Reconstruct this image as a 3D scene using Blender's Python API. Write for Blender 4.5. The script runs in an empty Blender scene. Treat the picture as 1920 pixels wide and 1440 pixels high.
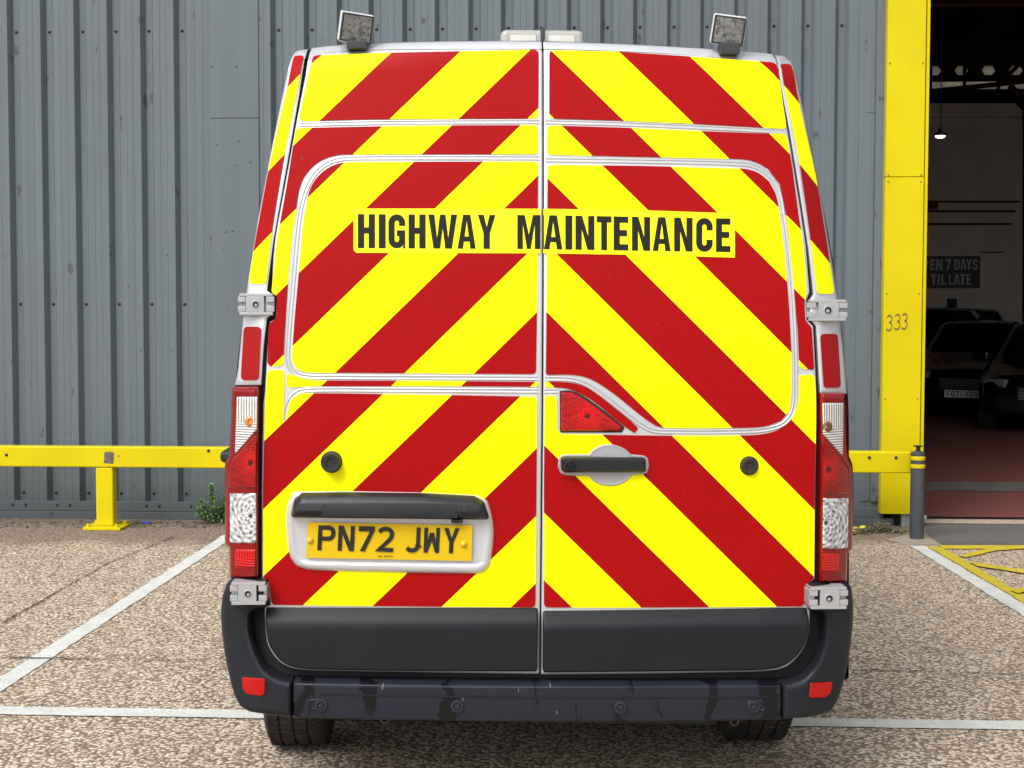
import bpy, bmesh, math, random
from mathutils import Vector, Matrix
random.seed(7)
R = math.radians
C = bpy.context.scene.collection
scene = bpy.context.scene

# ------------------------------------------------------------------ camera, world, sun, exposure
F, CU, CV, CAMH = 2700.0, 960.0, 720.0, 1.6
PITCH, ROLL = 2.86, 0.0017
camd = bpy.data.cameras.new('camera'); cam = bpy.data.objects.new('camera', camd); C.objects.link(cam)
camd.sensor_width = 36.0; camd.lens = 36.0*F/1920.0; camd.clip_end = 2000; camd.clip_start = 0.05
CM = Matrix.Rotation(R(90-PITCH), 3, 'X') @ Matrix.Rotation(ROLL, 3, 'Z')
cam.matrix_world = Matrix.Translation((0, 0, CAMH)) @ CM.to_4x4()
scene.camera = cam

SUN_EL, SUN_AZ = 50.0, 214.0      # azimuth clockwise from +Y: behind the camera, to the left
world = bpy.data.worlds.new('World'); scene.world = world; world.use_nodes = True
wn = world.node_tree; bgn = wn.nodes['Background']
sky = wn.nodes.new('ShaderNodeTexSky'); sky.sky_type = 'NISHITA'; sky.sun_disc = False
sky.sun_elevation = R(SUN_EL); sky.sun_rotation = R(SUN_AZ)
sky.air_density = 1.0; sky.dust_density = 4.0; sky.ozone_density = 1.0
hs = wn.nodes.new('ShaderNodeHueSaturation'); hs.inputs['Saturation'].default_value = 0.22
wn.links.new(sky.outputs[0], hs.inputs['Color']); wn.links.new(hs.outputs[0], bgn.inputs['Color'])
bgn.inputs['Strength'].default_value = 0.15
sl = bpy.data.lights.new('sun', 'SUN'); sl.energy = 1.5; sl.angle = R(38); sl.color = (1.0, 0.97, 0.92)
so = bpy.data.objects.new('sun', sl); C.objects.link(so)
az, el = R(SUN_AZ), R(SUN_EL)
sdir = Vector((math.sin(az)*math.cos(el), math.cos(az)*math.cos(el), math.sin(el)))
so.rotation_euler = sdir.to_track_quat('Z', 'Y').to_euler()
scene.view_settings.view_transform = 'Standard'; scene.view_settings.look = 'None'
scene.view_settings.exposure = 0.48; scene.view_settings.gamma = 1.0
scene.cycles.max_bounces = 8; scene.cycles.transparent_max_bounces = 8

# ------------------------------------------------------------------ frames and back-projection
CAMP = Vector((0, 0, CAMH))
def ray(u, v): return (CM @ Vector(((u-CU)/F, (CV-v)/F, -1.0))).normalized()
class Frame:
    def __init__(s, org, yaw):
        s.o = Vector(org); s.m = Matrix.Rotation(yaw, 3, 'Z'); s.mi = s.m.inverted(); s.yaw = yaw
        s.p = s.mi @ (CAMP - s.o)
    def hit(s, u, v, surf=lambda x, z: 0.0, off=0.0):
        d = s.mi @ ray(u, v); y = 0.0
        for _ in range(60):
            t = (y - s.p.y)/d.y; q = s.p + d*t; y2 = surf(q.x, q.z) - off
            if abs(y2-y) < 1e-7: break
            y = y + (y2-y)*.6
        return q
    def w(s, q): return s.o + s.m @ Vector(q)
def G(u, v, z=0.0):
    d = ray(u, v); t = (z-CAMH)/d.z; q = CAMP + d*t; return Vector((q.x, q.y, z))

# ------------------------------------------------------------------ object helpers
def obj(name, bm, mats, parent=None, sharp=38):
    bm.normal_update()
    for f in bm.faces: f.smooth = True
    for e in bm.edges:
        if len(e.link_faces) == 2 and e.calc_face_angle(0) > R(sharp): e.smooth = False
    me = bpy.data.meshes.new(name); bm.to_mesh(me); bm.free()
    if not isinstance(mats, (list, tuple)): mats = [mats]
    for m in mats: me.materials.append(m)
    o = bpy.data.objects.new(name, me); C.objects.link(o)
    wnm = o.modifiers.new('weighted_normals', 'WEIGHTED_NORMAL'); wnm.keep_sharp = True; wnm.weight = 60
    if parent is not None: o.parent = parent
    return o
def split_obj(name, bm, mats, parent=None):
    """one object for every separate piece of the mesh"""
    left = set(bm.verts); out = []
    while left:
        st = [left.pop()]; isl = set(st)
        while st:
            v = st.pop()
            for e in v.link_edges:
                w = e.other_vert(v)
                if w not in isl: isl.add(w); st.append(w)
        left -= isl; nb = bmesh.new(); mp = {v: nb.verts.new(v.co) for v in isl}
        for f in {f for v in isl for f in v.link_faces}:
            g = nb.faces.new([mp[v] for v in f.verts]); g.material_index = f.material_index
        out.append(obj(name, nb, mats, parent))
    bm.free(); return out
def tag(o, label, cat, group=None):
    o['label'] = label; o['category'] = cat
    if group: o['group'] = group
    return o
def thing(name, label, cat, loc=(0, 0, 0), yaw=0.0, group=None):
    o = bpy.data.objects.new(name, None); C.objects.link(o); o.empty_display_size = 0.2
    o.location = loc; o.rotation_euler = (0, 0, yaw); return tag(o, label, cat, group)
def struct(name, bm, m, kind='structure'):
    o = obj(name, bm, m); o['kind'] = kind; return o
def box(bm, lo, hi, bev=0.0, seg=2, mi=0, mat=None):
    r = bmesh.ops.create_cube(bm, size=1.0); vs = r['verts']
    c = [(a+b)/2 for a, b in zip(lo, hi)]; s = [abs(b-a) for a, b in zip(lo, hi)]
    for v in vs: v.co = Vector((c[0]+v.co.x*s[0], c[1]+v.co.y*s[1], c[2]+v.co.z*s[2]))
    fs = {f for v in vs for f in v.link_faces}
    if bev > 0:
        es = {e for v in vs for e in v.link_edges}
        b = bmesh.ops.bevel(bm, geom=list(es), offset=bev, segments=seg, affect='EDGES', profile=0.5)
        fs = {f for v in b['verts'] for f in v.link_faces} | {f for f in fs if f.is_valid}
    vv = {v for f in fs for v in f.verts}
    if mat is not None: bmesh.ops.transform(bm, matrix=mat, verts=list(vv))
    for f in fs: f.material_index = mi
    return vv
def cyl(bm, p0, p1, r0, r1=None, n=20, mi=0, caps=True):
    p0, p1 = Vector(p0), Vector(p1); r1 = r0 if r1 is None else r1
    q = (p1-p0).to_track_quat('Z', 'Y'); A = []; B = []
    for i in range(n):
        a = 2*math.pi*i/n; c = Vector((math.cos(a), math.sin(a), 0))
        A.append(bm.verts.new(p0+q@(c*r0))); B.append(bm.verts.new(p1+q@(c*r1)))
    for i in range(n):
        f = bm.faces.new((A[i], A[(i+1) % n], B[(i+1) % n], B[i])); f.material_index = mi
    if caps:
        f = bm.faces.new(A[::-1]); f.material_index = mi
        f = bm.faces.new(B); f.material_index = mi
def lathe(bm, prof, origin, axis, n=32, mi=0):
    """prof: (radius, height along axis)"""
    q = Vector(axis).to_track_quat('Z', 'Y'); o = Vector(origin); rings = []
    for r, h in prof:
        if r < 1e-6: rings.append([bm.verts.new(o+q@Vector((0, 0, h)))])
        else: rings.append([bm.verts.new(o+q@Vector((r*math.cos(2*math.pi*i/n), r*math.sin(2*math.pi*i/n), h))) for i in range(n)])
    for a, b in zip(rings, rings[1:]):
        for i in range(n):
            j = (i+1) % n
            if len(a) == 1 and len(b) == 1: continue
            if len(a) == 1: f = bm.faces.new((a[0], b[j], b[i]))
            elif len(b) == 1: f = bm.faces.new((a[i], a[j], b[0]))
            else: f = bm.faces.new((a[i], a[j], b[j], b[i]))
            f.material_index = mi
def corner_mask(poly):
    out = []; n = len(poly)
    for i in range(n):
        p, a, b = Vector(poly[i]), Vector(poly[i-1]), Vector(poly[(i+1) % n])
        out.append((a-p).length > 1e-6 and (b-p).length > 1e-6 and (a-p).angle(b-p) <= R(155))
    return out
def offset_poly(poly, d):
    n = len(poly); P = [Vector(p) for p in poly]
    A = sum(P[i-1].x*P[i].y-P[i].x*P[i-1].y for i in range(n)); sg = 1 if A > 0 else -1
    out = []
    for i in range(n):
        t1 = (P[i]-P[i-1]).normalized(); t2 = (P[(i+1) % n]-P[i]).normalized()
        n1 = Vector((-t1.y, t1.x))*sg; n2 = Vector((-t2.y, t2.x))*sg
        out.append(tuple(P[i]+(n1+n2)*d/max(.5, 1+n1.dot(n2))))
    return out
def fillet(poly, r, seg=5, mask=None):
    out = []; n = len(poly); mask = mask or corner_mask(poly)
    for i in range(n):
        p, a, b = Vector(poly[i]), Vector(poly[i-1]), Vector(poly[(i+1) % n])
        da, db = a-p, b-p; la, lb = da.length, db.length
        if not mask[i] or la < 1e-7 or lb < 1e-7: out.append(tuple(p)); continue
        ang = max(.2, min(2.9, da.angle(db)))
        rr = r[i] if isinstance(r, (list, tuple)) else r
        d = min(rr/math.tan(ang/2), la*0.45, lb*0.45)
        s, e = p+da/la*d, p+db/lb*d
        for k in range(seg+1):
            t = k/seg; out.append(tuple(s*(1-t)**2 + p*2*t*(1-t) + e*t*t))
    return out
def fill_xz(bm, pts, holes=()):
    vs = [bm.verts.new((p[0], 0, p[1])) for p in pts]
    if not holes:
        f = bm.faces.new(vs); f.normal_update()
        if f.normal.y > 0: f.normal_flip()
        return
    es = [bm.edges.new((vs[i], vs[(i+1) % len(vs)])) for i in range(len(vs))]
    for h in holes:
        hv = [bm.verts.new((p[0], 0, p[1])) for p in h]
        es += [bm.edges.new((hv[i], hv[(i+1) % len(hv)])) for i in range(len(hv))]
    bmesh.ops.triangle_fill(bm, use_beauty=True, use_dissolve=False, edges=es, normal=(0, -1, 0))
    for f in bm.faces:
        f.normal_update()
        if f.normal.y > 0: f.normal_flip()
def relief(bm, surf, off, back=None, grid=0.08, offf=None):
    """lays a flat xz region on a curved surface"""
    hl = bm.verts.layers.float.get('h')
    if hl is None:
        hl = bm.verts.layers.float.new('h')
        for v in bm.verts: v[hl] = off
    xs = [v.co.x for v in bm.verts]; zs = [v.co.z for v in bm.verts]
    if grid:
        for ax, lo, hi in ((0, min(xs), max(xs)), (2, min(zs), max(zs))):
            k = math.floor(lo/grid)+1
            while k*grid < hi-1e-4:
                co = Vector((0, 0, 0)); co[ax] = k*grid; no = Vector((0, 0, 0)); no[ax] = 1
                bmesh.ops.bisect_plane(bm, geom=bm.verts[:]+bm.edges[:]+bm.faces[:], plane_co=co, plane_no=no, dist=1e-6)
                k += 1
    bound = [e for e in bm.edges if len(e.link_faces) == 1]
    for v in bm.verts:
        h = v[hl] + (offf(v.co.x, v.co.z) if offf else 0)
        v.co.y = surf(v.co.x, v.co.z) - h
    if back is not None:
        r = bmesh.ops.extrude_edge_only(bm, edges=bound)
        for v in r['geom']:
            if isinstance(v, bmesh.types.BMVert): v.co.y = surf(v.co.x, v.co.z) + back
    bmesh.ops.recalc_face_normals(bm, faces=bm.faces[:])
    avg = sum((f.normal.y*f.calc_area() for f in bm.faces))
    if avg > 0: bmesh.ops.reverse_faces(bm, faces=bm.faces[:])

# ------------------------------------------------------------------ materials
def mat(name, col=(.5, .5, .5), rough=.5, metal=0.0, spec=.5, coat=0.0, crough=.05):
    m = bpy.data.materials.new(name); m.use_nodes = True
    b = m.node_tree.nodes['Principled BSDF']
    b.inputs['Base Color'].default_value = (*col, 1); b.inputs['Roughness'].default_value = rough
    b.inputs['Metallic'].default_value = metal; b.inputs['Specular IOR Level'].default_value = spec
    b.inputs['Coat Weight'].default_value = coat; b.inputs['Coat Roughness'].default_value = crough
    return m
class N:
    def __init__(s, m): s.t = m.node_tree; s.b = s.t.nodes['Principled BSDF']; s.L = s.t.links
    def new(s, typ, **kw):
        n = s.t.nodes.new(typ)
        for k, v in kw.items(): setattr(n, k, v)
        return n
    def set(s, sock, v):
        if hasattr(v, 'is_linked') or hasattr(v, 'links'): s.L.new(v, sock)
        else: sock.default_value = v
    def obj(s): return s.new('ShaderNodeTexCoord').outputs['Object']
    def gen(s): return s.new('ShaderNodeNewGeometry').outputs['Position']
    def math(s, op, a, b=0.0, c=None):
        n = s.new('ShaderNodeMath', operation=op); s.set(n.inputs[0], a); s.set(n.inputs[1], b)
        if c is not None: s.set(n.inputs[2], c)
        return n.outputs[0]
    def mapping(s, vec, scale=(1, 1, 1), loc=(0, 0, 0), rot=(0, 0, 0)):
        n = s.new('ShaderNodeMapping'); s.set(n.inputs['Vector'], vec)
        n.inputs['Scale'].default_value = scale; n.inputs['Location'].default_value = loc; n.inputs['Rotation'].default_value = rot
        return n.outputs[0]
    def noise(s, vec, scale, detail=3, rough=.5, out='Fac'):
        n = s.new('ShaderNodeTexNoise'); s.set(n.inputs['Vector'], vec)
        n.inputs['Scale'].default_value = scale; n.inputs['Detail'].default_value = detail; n.inputs['Roughness'].default_value = rough
        return n.outputs[out]
    def voro(s, vec, scale, out='Distance', feature='F1', rnd=1.0):
        n = s.new('ShaderNodeTexVoronoi', feature=feature); s.set(n.inputs['Vector'], vec)
        n.inputs['Scale'].default_value = scale; n.inputs['Randomness'].default_value = rnd
        return n.outputs[out]
    def ramp(s, fac, stops, interp='LINEAR'):
        n = s.new('ShaderNodeValToRGB'); s.set(n.inputs[0], fac); r = n.color_ramp; r.interpolation = interp
        while len(r.elements) < len(stops): r.elements.new(0.5)
        for e, (p, c) in zip(r.elements, stops):
            e.position = p; e.color = (*c, 1) if not isinstance(c, (int, float)) else (c, c, c, 1)
        return n.outputs[0]
    def mix(s, fac, a, b, blend='MIX'):
        n = s.new('ShaderNodeMix', data_type='RGBA', blend_type=blend); s.set(n.inputs[0], fac)
        for k, x in ((6, a), (7, b)):
            s.set(n.inputs[k], (*x, 1) if isinstance(x, tuple) and len(x) == 3 else x)
        return n.outputs[2]
    def sep(s, vec):
        n = s.new('ShaderNodeSeparateXYZ'); s.set(n.inputs[0], vec); return n.outputs
    def bump(s, h, strength=.3, dist=.01):
        n = s.new('ShaderNodeBump'); s.set(n.inputs['Height'], h); n.inputs['Strength'].default_value = strength; n.inputs['Distance'].default_value = dist
        s.L.new(n.outputs[0], s.b.inputs['Normal']); return n
    def base(s, c): s.L.new(c, s.b.inputs['Base Color'])
    def rough(s, c): s.L.new(c, s.b.inputs['Roughness'])

# ------------------------------------------------------------------ van frame and its rear surface
VYAW = R(2.5)
d0 = ray(1016, 900); t0 = 4.54/d0.y
VAN = Frame((CAMP.x+d0.x*t0, 4.54, 0), VYAW)
def xedge(z):
    return .892 - (.145*min(1, max(0, (z-1.35)/1.05))**1.2)
def S(x, z):
    y = .03*(x/.87)**2 + .07*max(0, z-1.05)**2
    e = z-(2.425-.045*(x/.74)**2)
    if e > 0: y += 12*e*e
    c = abs(x)-xedge(z)
    if c > 0: y += .15*c+4*c*c
    return y
def BP(x, z):
    y = -.055 + .03*(x/.87)**2; c = abs(x)-.84
    if c > 0: y += .08*c+2.3*c*c
    return y
def V(u, v, off=0.0, surf=S): return VAN.hit(u, v, surf, off)
def vxz(poly, off=0.0, surf=S):
    out = []
    for u, v in poly:
        q = V(u, v, off, surf); out.append((q.x, q.z))
    return out
def smooth_poly(poly, n=4):
    """rounds the gentle bends of a traced outline; true corners and straights stay"""
    mk = corner_mask(poly); m = len(poly); P = [Vector(p) for p in poly]; T = []
    for i in range(m):
        a, b = P[i]-P[i-1], P[(i+1) % m]-P[i]
        T.append(None if mk[i] else (a+b).normalized())
    out = []
    for i in range(m):
        j = (i+1) % m; a, b = P[i], P[j]; d = b-a; L = d.length
        ta = T[i] if T[i] is not None else d.normalized(); tb = T[j] if T[j] is not None else d.normalized()
        out.append(tuple(a))
        if L < .006 or (ta.dot(d)/L > .9995 and tb.dot(d)/L > .9995): continue
        for k in range(1, n):
            t = k/n; h = t*t*(3-2*t)
            out.append(tuple(a*(1-h)+b*h+ta*L*(t*(1-t)**2)+tb*L*(-t*t*(1-t))))
    return out
def panel(name, uv, m, parent, off=.001, back=.0, surf=S, rings=(), r=0, holes=(), grid=.06, offf=None):
    """rings = [(inset step, drop)...] from the edge inwards: rounds the edge over"""
    P = smooth_poly(vxz(uv, off, surf)); bm = bmesh.new(); rm = r/595.0
    if not rings:
        fill_xz(bm, fillet(P, rm) if r else P, [vxz(h, off, surf) for h in holes])
    else:
        hl = bm.verts.layers.float.new('h'); mask = corner_mask(P); cum = 0; prev = None
        for st, dr in rings:
            cum += st; Q = fillet(offset_poly(P, cum), max(rm-cum, .0008), 5, mask) if r else offset_poly(P, cum)
            cur = [bm.verts.new((x, 0, z)) for x, z in Q]
            for v in cur: v[hl] = off-dr
            if prev:
                for i in range(len(cur)):
                    j = (i+1) % len(cur); bm.faces.new((prev[i], prev[j], cur[j], cur[i]))
            prev = cur
        bm.faces.new(prev)
    relief(bm, surf, off, back, grid, offf)
    return obj(name, bm, m, parent)
def sweep(bm, uvpath, prof, surf=S, off=0.0, mi=0):
    """profile (lateral m, height m) swept along a path lying on the surface"""
    P = [Vector((q.x, q.z)) for q in (V(u, v, off, surf) for u, v in uvpath)]
    T = [(P[min(i+1, len(P)-1)]-P[i])+(P[i]-P[max(i-1, 0)]) for i in range(len(P))]; T = [t.normalized() for t in T]
    D = [P[0]]
    for i in range(len(P)-1):
        a, b = P[i], P[i+1]; L = (b-a).length; n = max(4, int(L/.05))
        for k in range(1, n+1):
            t = k/n; h = t*t*(3-2*t); D.append(a*(1-h)+b*h+T[i]*L*(t*(1-t)**2)-T[i+1]*L*(t*t*(1-t)))
    rows = []
    for i, p in enumerate(D):
        t = (D[min(i+1, len(D)-1)]-D[max(i-1, 0)]).normalized(); nrm = Vector((-t.y, t.x))
        row = []
        for l, h in prof:
            q = p+nrm*l; row.append(bm.verts.new((q.x, surf(q.x, q.y)-h, q.y)))
        rows.append(row)
    for a, b in zip(rows, rows[1:]):
        for k in range(len(prof)-1):
            f = bm.faces.new((a[k], b[k], b[k+1], a[k+1])); f.material_index = mi

# ---- van materials
ZA = V(1020, 323).z; ZB = V(1020, 1083).z; PER = (ZA-ZB)/3
def vinyl():
    m = mat('chevron_vinyl', rough=.36, spec=.11); n = N(m); o = n.obj(); x, y, z = n.sep(o)
    s = n.math('ADD', z, n.math('MAXIMUM', n.math('MULTIPLY', x, n.math('SUBTRACT', -.957, n.math('MULTIPLY', z, .013))), n.math('MULTIPLY', x, .982))); s = n.math('DIVIDE', n.math('SUBTRACT', ZA, s), PER)
    red = n.math('LESS_THAN', n.math('FRACT', n.math('ADD', s, 10.0)), .5)
    hexv = n.voro(n.mapping(o, (1, 0, 1.15)), 150, rnd=.12)
    hexm = n.ramp(hexv, [(.30, 0), (.55, 1)])
    blot = n.noise(o, 3.0, 4)
    rc = n.mix(n.math('MULTIPLY', hexm, .85), (.27, .0006, .0012), (.42, .006, .008))
    rc = n.mix(n.math('MULTIPLY', n.ramp(blot, [(.45, 0), (.7, 1)]), .25), rc, (.36, .003, .004))
    yc = n.mix(n.math('MULTIPLY', n.ramp(n.noise(o, 7, 5), [(.55, 0), (.8, 1)]), .25), (.99, .95, .0), (.93, .88, .0))
    grime = n.math('MULTIPLY', n.ramp(n.math('ADD', n.math('MULTIPLY', z, 1.1), n.math('MULTIPLY', n.noise(o, 9, 5, .65), .9)), [(.95, 1), (1.65, 0)]), .16)
    speck = n.math('MULTIPLY', n.ramp(n.noise(o, 120, 2, .5), [(.74, 0), (.77, 1)]), .35)
    col = n.mix(n.math('MAXIMUM', grime, speck), n.mix(red, yc, rc), (.20, .155, .07)); n.base(col); n.rough(n.math('ADD', n.ramp(red, [(0, .42), (1, .28)]), n.math('MULTIPLY', n.noise(o, 4, 4), .14))); n.bump(n.noise(o, 2.6, 2), .10, .03)
    return m
M = {}
M['vinyl'] = vinyl()
def redv():
    m = mat('red_vinyl', (.42, .003, .005), .32, 0, .22); n = N(m)
    h = n.ramp(n.voro(n.mapping(n.obj(), (1, 0, 1.15)), 150, rnd=.12), [(.30, 0), (.55, 1)])
    n.base(n.mix(n.math('MULTIPLY', h, .6), (.27, .0006, .0012), (.42, .006, .008))); return m
M['redvinyl'] = redv()
def silver():
    m = mat('silver_paint', (.58, .59, .61), .36, .45, .5, .5, .06); n = N(m)
    n.base(n.mix(n.noise(n.obj(), 900, 1), (.55, .565, .60), (.63, .645, .675))); return m
M['silver'] = silver()
M['swage'] = mat('swage_silver', (.52, .535, .565), .40, .5, .5, .3, .08)
M['hinge_silver'] = mat('hinge_paint', (.42, .43, .45), .42, .4)
M['black_gap'] = mat('door_gap_rubber', (.006, .007, .009), .7)
def plastic(name, c, rough=.55, streak=False):
    m = mat(name, c, rough, 0, .32); n = N(m); o = n.obj()
    g = n.noise(o, 420, 2); n.bump(g, .12, .002)
    big = n.noise(o, 6, 4)
    c2 = tuple(v*1.45 for v in c)
    base = n.mix(n.ramp(big, [(.42, 0), (.75, .7)]), c, c2)
    if streak:
        dv = n.new('ShaderNodeVectorMath', operation='MULTIPLY_ADD'); n.L.new(n.noise(o, 14, 3, .6, 'Color'), dv.inputs[0]); dv.inputs[1].default_value = (.10, 0, .1); n.L.new(o, dv.inputs[2])
        st = n.noise(n.mapping(dv.outputs[0], (8, 0, 1.6)), 1.35, 3, .5)
        wet = n.ramp(st, [(.565, 0), (.585, 1)])
        base = n.mix(wet, (.0125, .0155, .0245), (.0045, .0055, .008))
        n.rough(n.ramp(wet, [(0, .5), (1, .12)]))
        scr = n.ramp(n.noise(n.mapping(o, (30, 1, 9), rot=(0, .6, 0)), 2.0, 1), [(.765, 0), (.78, 1)])
        base = n.mix(n.math('MULTIPLY', scr, .6), base, (.16, .17, .18))
    n.base(base); return m
M['cladding_black'] = plastic('black_door_cladding', (.0058, .0072, .0108), .5)
M['bumper_black'] = plastic('black_bumper_plastic', (.0085, .0105, .0155), .5)
M['step_black'] = plastic('wet_step_plastic', (.02, .022, .03), .45, True)
M['handle_black'] = plastic('black_handle_plastic', (.015, .0165, .020), .33)
M['sensor'] = mat('sensor_plastic', (.017, .021, .031), .45, 0, .4)
M['rubber'] = mat('black_rubber', (.012, .012, .012), .6)
def tyre_mat():
    m = mat('tyre_rubber', (.02, .019, .018), .8); n = N(m); o = n.obj()
    n.base(n.ramp(n.noise(o, 30, 4), [(.35, (.016, .0145, .014)), (.7, (.045, .039, .034))])); return m
M['tyre'] = tyre_mat()
M['rim'] = mat('steel_rim', (.3, .31, .32), .45, .8)
M['under'] = mat('underbody', (.008, .008, .008), .8)
def lens(name, c1, c2, centre, kind, rough=.12):
    """faceted lamp lens: ring and cell facets round its bulb, their glints painted in"""
    m = mat(name, c1, rough, 0.0, .35, .35, .03); n = N(m); o = n.obj()
    d = n.new('ShaderNodeVectorMath', operation='SUBTRACT'); n.set(d.inputs[0], o); d.inputs[1].default_value = centre
    x, y, z = n.sep(d.outputs[0])
    r = n.math('SQRT', n.math('ADD', n.math('MULTIPLY', x, x), n.math('MULTIPLY', z, z)))
    flat = n.mapping(o, (1, 0, 1))
    if kind == 'rings':
        cell = n.voro(n.mapping(flat, (1, 1, .7)), 120, 'Color'); cv = n.sep(cell)[0]
        ring = n.math('MULTIPLY', n.math('ADD', n.math('SINE', n.math('MULTIPLY', r, 520.0)), 1.0), .5)
        ang = n.math('ARCTAN2', z, x)
        pol = n.math('ADD', n.math('MULTIPLY', n.math('MULTIPLY', n.math('SINE', n.math('MULTIPLY', r, 330.0)), n.math('SINE', n.math('ADD', n.math('MULTIPLY', ang, 9.0), n.math('MULTIPLY', r, 60.0)))), .5), .5)
        f = n.math('ADD', n.math('MULTIPLY', cv, .40), n.math('ADD', n.math('MULTIPLY', ring, .12), n.math('MULTIPLY', pol, .52)))
        core = n.ramp(n.math('MULTIPLY', r, 40.0), [(.2, 1), (.36, 0)])
    elif kind == 'bars':
        bar = n.math('MULTIPLY', n.math('ADD', n.math('SINE', n.math('MULTIPLY', z, 780.0)), 1.0), .5)
        bx = n.math('MULTIPLY', n.math('ADD', n.math('SINE', n.math('MULTIPLY', x, 700.0)), 1.0), .5)
        up = n.ramp(n.math('ADD', n.math('MULTIPLY', z, 14.0), .5), [(.3, 0), (.55, 1)])
        f = n.math('ADD', n.math('MULTIPLY', n.mix(up, bar, bx), .8), n.math('MULTIPLY', n.noise(flat, 60, 2), .3))
        core = n.ramp(n.math('MULTIPLY', r, 40.0), [(.2, 0), (.3, 0)])
    elif kind == 'bowl':
        dot = n.ramp(n.voro(flat, 105), [(.10, 1), (.32, 0)]); cv = n.sep(n.voro(flat, 150, 'Color'))[0]
        glow = n.ramp(n.math('MULTIPLY', r, 14.0), [(.08, .15), (.24, .85), (.45, .5), (.85, .2)])  # bright ring in the colour imitates the glow of a reflector bowl
        ring = n.math('MULTIPLY', n.math('ADD', n.math('SINE', n.math('MULTIPLY', r, 620.0)), 1.0), .09)
        f = n.math('ADD', n.math('MULTIPLY', glow, .72), n.math('ADD', n.math('MULTIPLY', dot, .34), n.math('ADD', ring, n.math('MULTIPLY', cv, .30))))
        core = n.ramp(n.math('MULTIPLY', r, 40.0), [(.2, 1), (.45, 0)])
    else:
        cell = n.voro(flat, 130, 'Color'); cv = n.sep(cell)[0]
        dot = n.ramp(n.voro(flat, 80, rnd=.15), [(.15, 1), (.45, 0)])
        f = n.math('ADD', n.math('MULTIPLY', cv, .25), n.math('MULTIPLY', dot, .7))
        core = n.ramp(n.math('MULTIPLY', r, 40.0), [(.25, 1), (.5, 0)])
    col = n.mix(n.ramp(f, [(.15, 0), (.9, 1)]), c1, c2)
    col = n.mix(core, col, tuple(v*.35 for v in c1)); n.base(col)
    n.bump(f, .35, .004)
    return m
M['lamp_red'] = mat('lamp_red_plastic', (.20, .0012, .003), .12, 0, .35, .3, .03)
M['reflector_red'] = mat('reflector_red', (.40, .001, .0012), .2, 0, .3, .3, .03)
M['amber'] = mat('amber_bulb', (.62, .21, .03), .25, 0, .5, .5)
M['bulb_dark'] = mat('bulb_socket', (.12, .05, .02), .4)
M['plate_yellow'] = mat('plate_yellow', (.64, .43, .0), .35, 0, .4)
M['plate_white'] = mat('plate_white', (.75, .75, .72), .4)
M['plate_black'] = mat('plate_black', (.010, .009, .008), .4)
M['letter'] = mat('letter_vinyl', (.013, .0125, .010), .5, 0, .2)
M['screw_yellow'] = mat('plate_screw_cap', (.64, .44, .02), .4)
M['lamp_glass'] = mat('work_lamp_glass', rough=.12, spec=.5); n = N(M['lamp_glass']); o_ = n.obj()
n.base(n.mix(n.ramp(n.noise(o_, 55, 4, .7), [(.35, 0), (.70, 1)]), (.05, .053, .057), (.30, .315, .32))); n.bump(n.voro(o_, 120), .3, .003)
M['led'] = mat('led_reflector', (.24, .25, .25), .3, .3)
M['lamp_case'] = mat('work_lamp_case', (.62, .64, .66), .45, .2)
M['lamp_case_dark'] = mat('work_lamp_dark', (.03, .032, .035), .5)
M['bar_lens'] = mat('light_bar_lens', (.34, .345, .32), .2, 0, .5, .5)

# ------------------------------------------------------------------ glyphs (unit box polygons)
def stroke(path, w):
    """thick polyline -> one closed polygon"""
    P = [Vector(p) for p in path]; L = []; Rr = []
    for i, p in enumerate(P):
        if i == 0: t = (P[1]-p).normalized(); n = Vector((-t.y, t.x))*w/2
        elif i == len(P)-1: t = (p-P[i-1]).normalized(); n = Vector((-t.y, t.x))*w/2
        else:
            t1 = (p-P[i-1]).normalized(); t2 = (P[i+1]-p).normalized()
            n1 = Vector((-t1.y, t1.x)); n2 = Vector((-t2.y, t2.x)); b = (n1+n2)
            b = b.normalized() if b.length > 1e-6 else n1
            n = b*(w/2)/max(.45, b.dot(n1))
        L.append(p+n); Rr.append(p-n)
    out = []
    for i in range(len(P)-1): out.append([tuple(L[i]), tuple(L[i+1]), tuple(Rr[i+1]), tuple(Rr[i])])
    return out
def arc(cx, cy, rx, ry, a0, a1, n=8):
    return [(cx+rx*math.cos(R(a0+(a1-a0)*k/n)), cy+ry*math.sin(R(a0+(a1-a0)*k/n))) for k in range(n+1)]
def mir(p): return [(1-x, y) for x, y in p][::-1]
aL = [(0, 0), (.30, 1), (.5, 1), (.5, .82), (.385, .36), (.5, .36), (.5, .21), (.345, .21), (.30, 0)]
def strokeA(path, w): return [[(x, y/2) for x, y in q] for q in stroke([(x, y*2) for x, y in path], w)]
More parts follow.
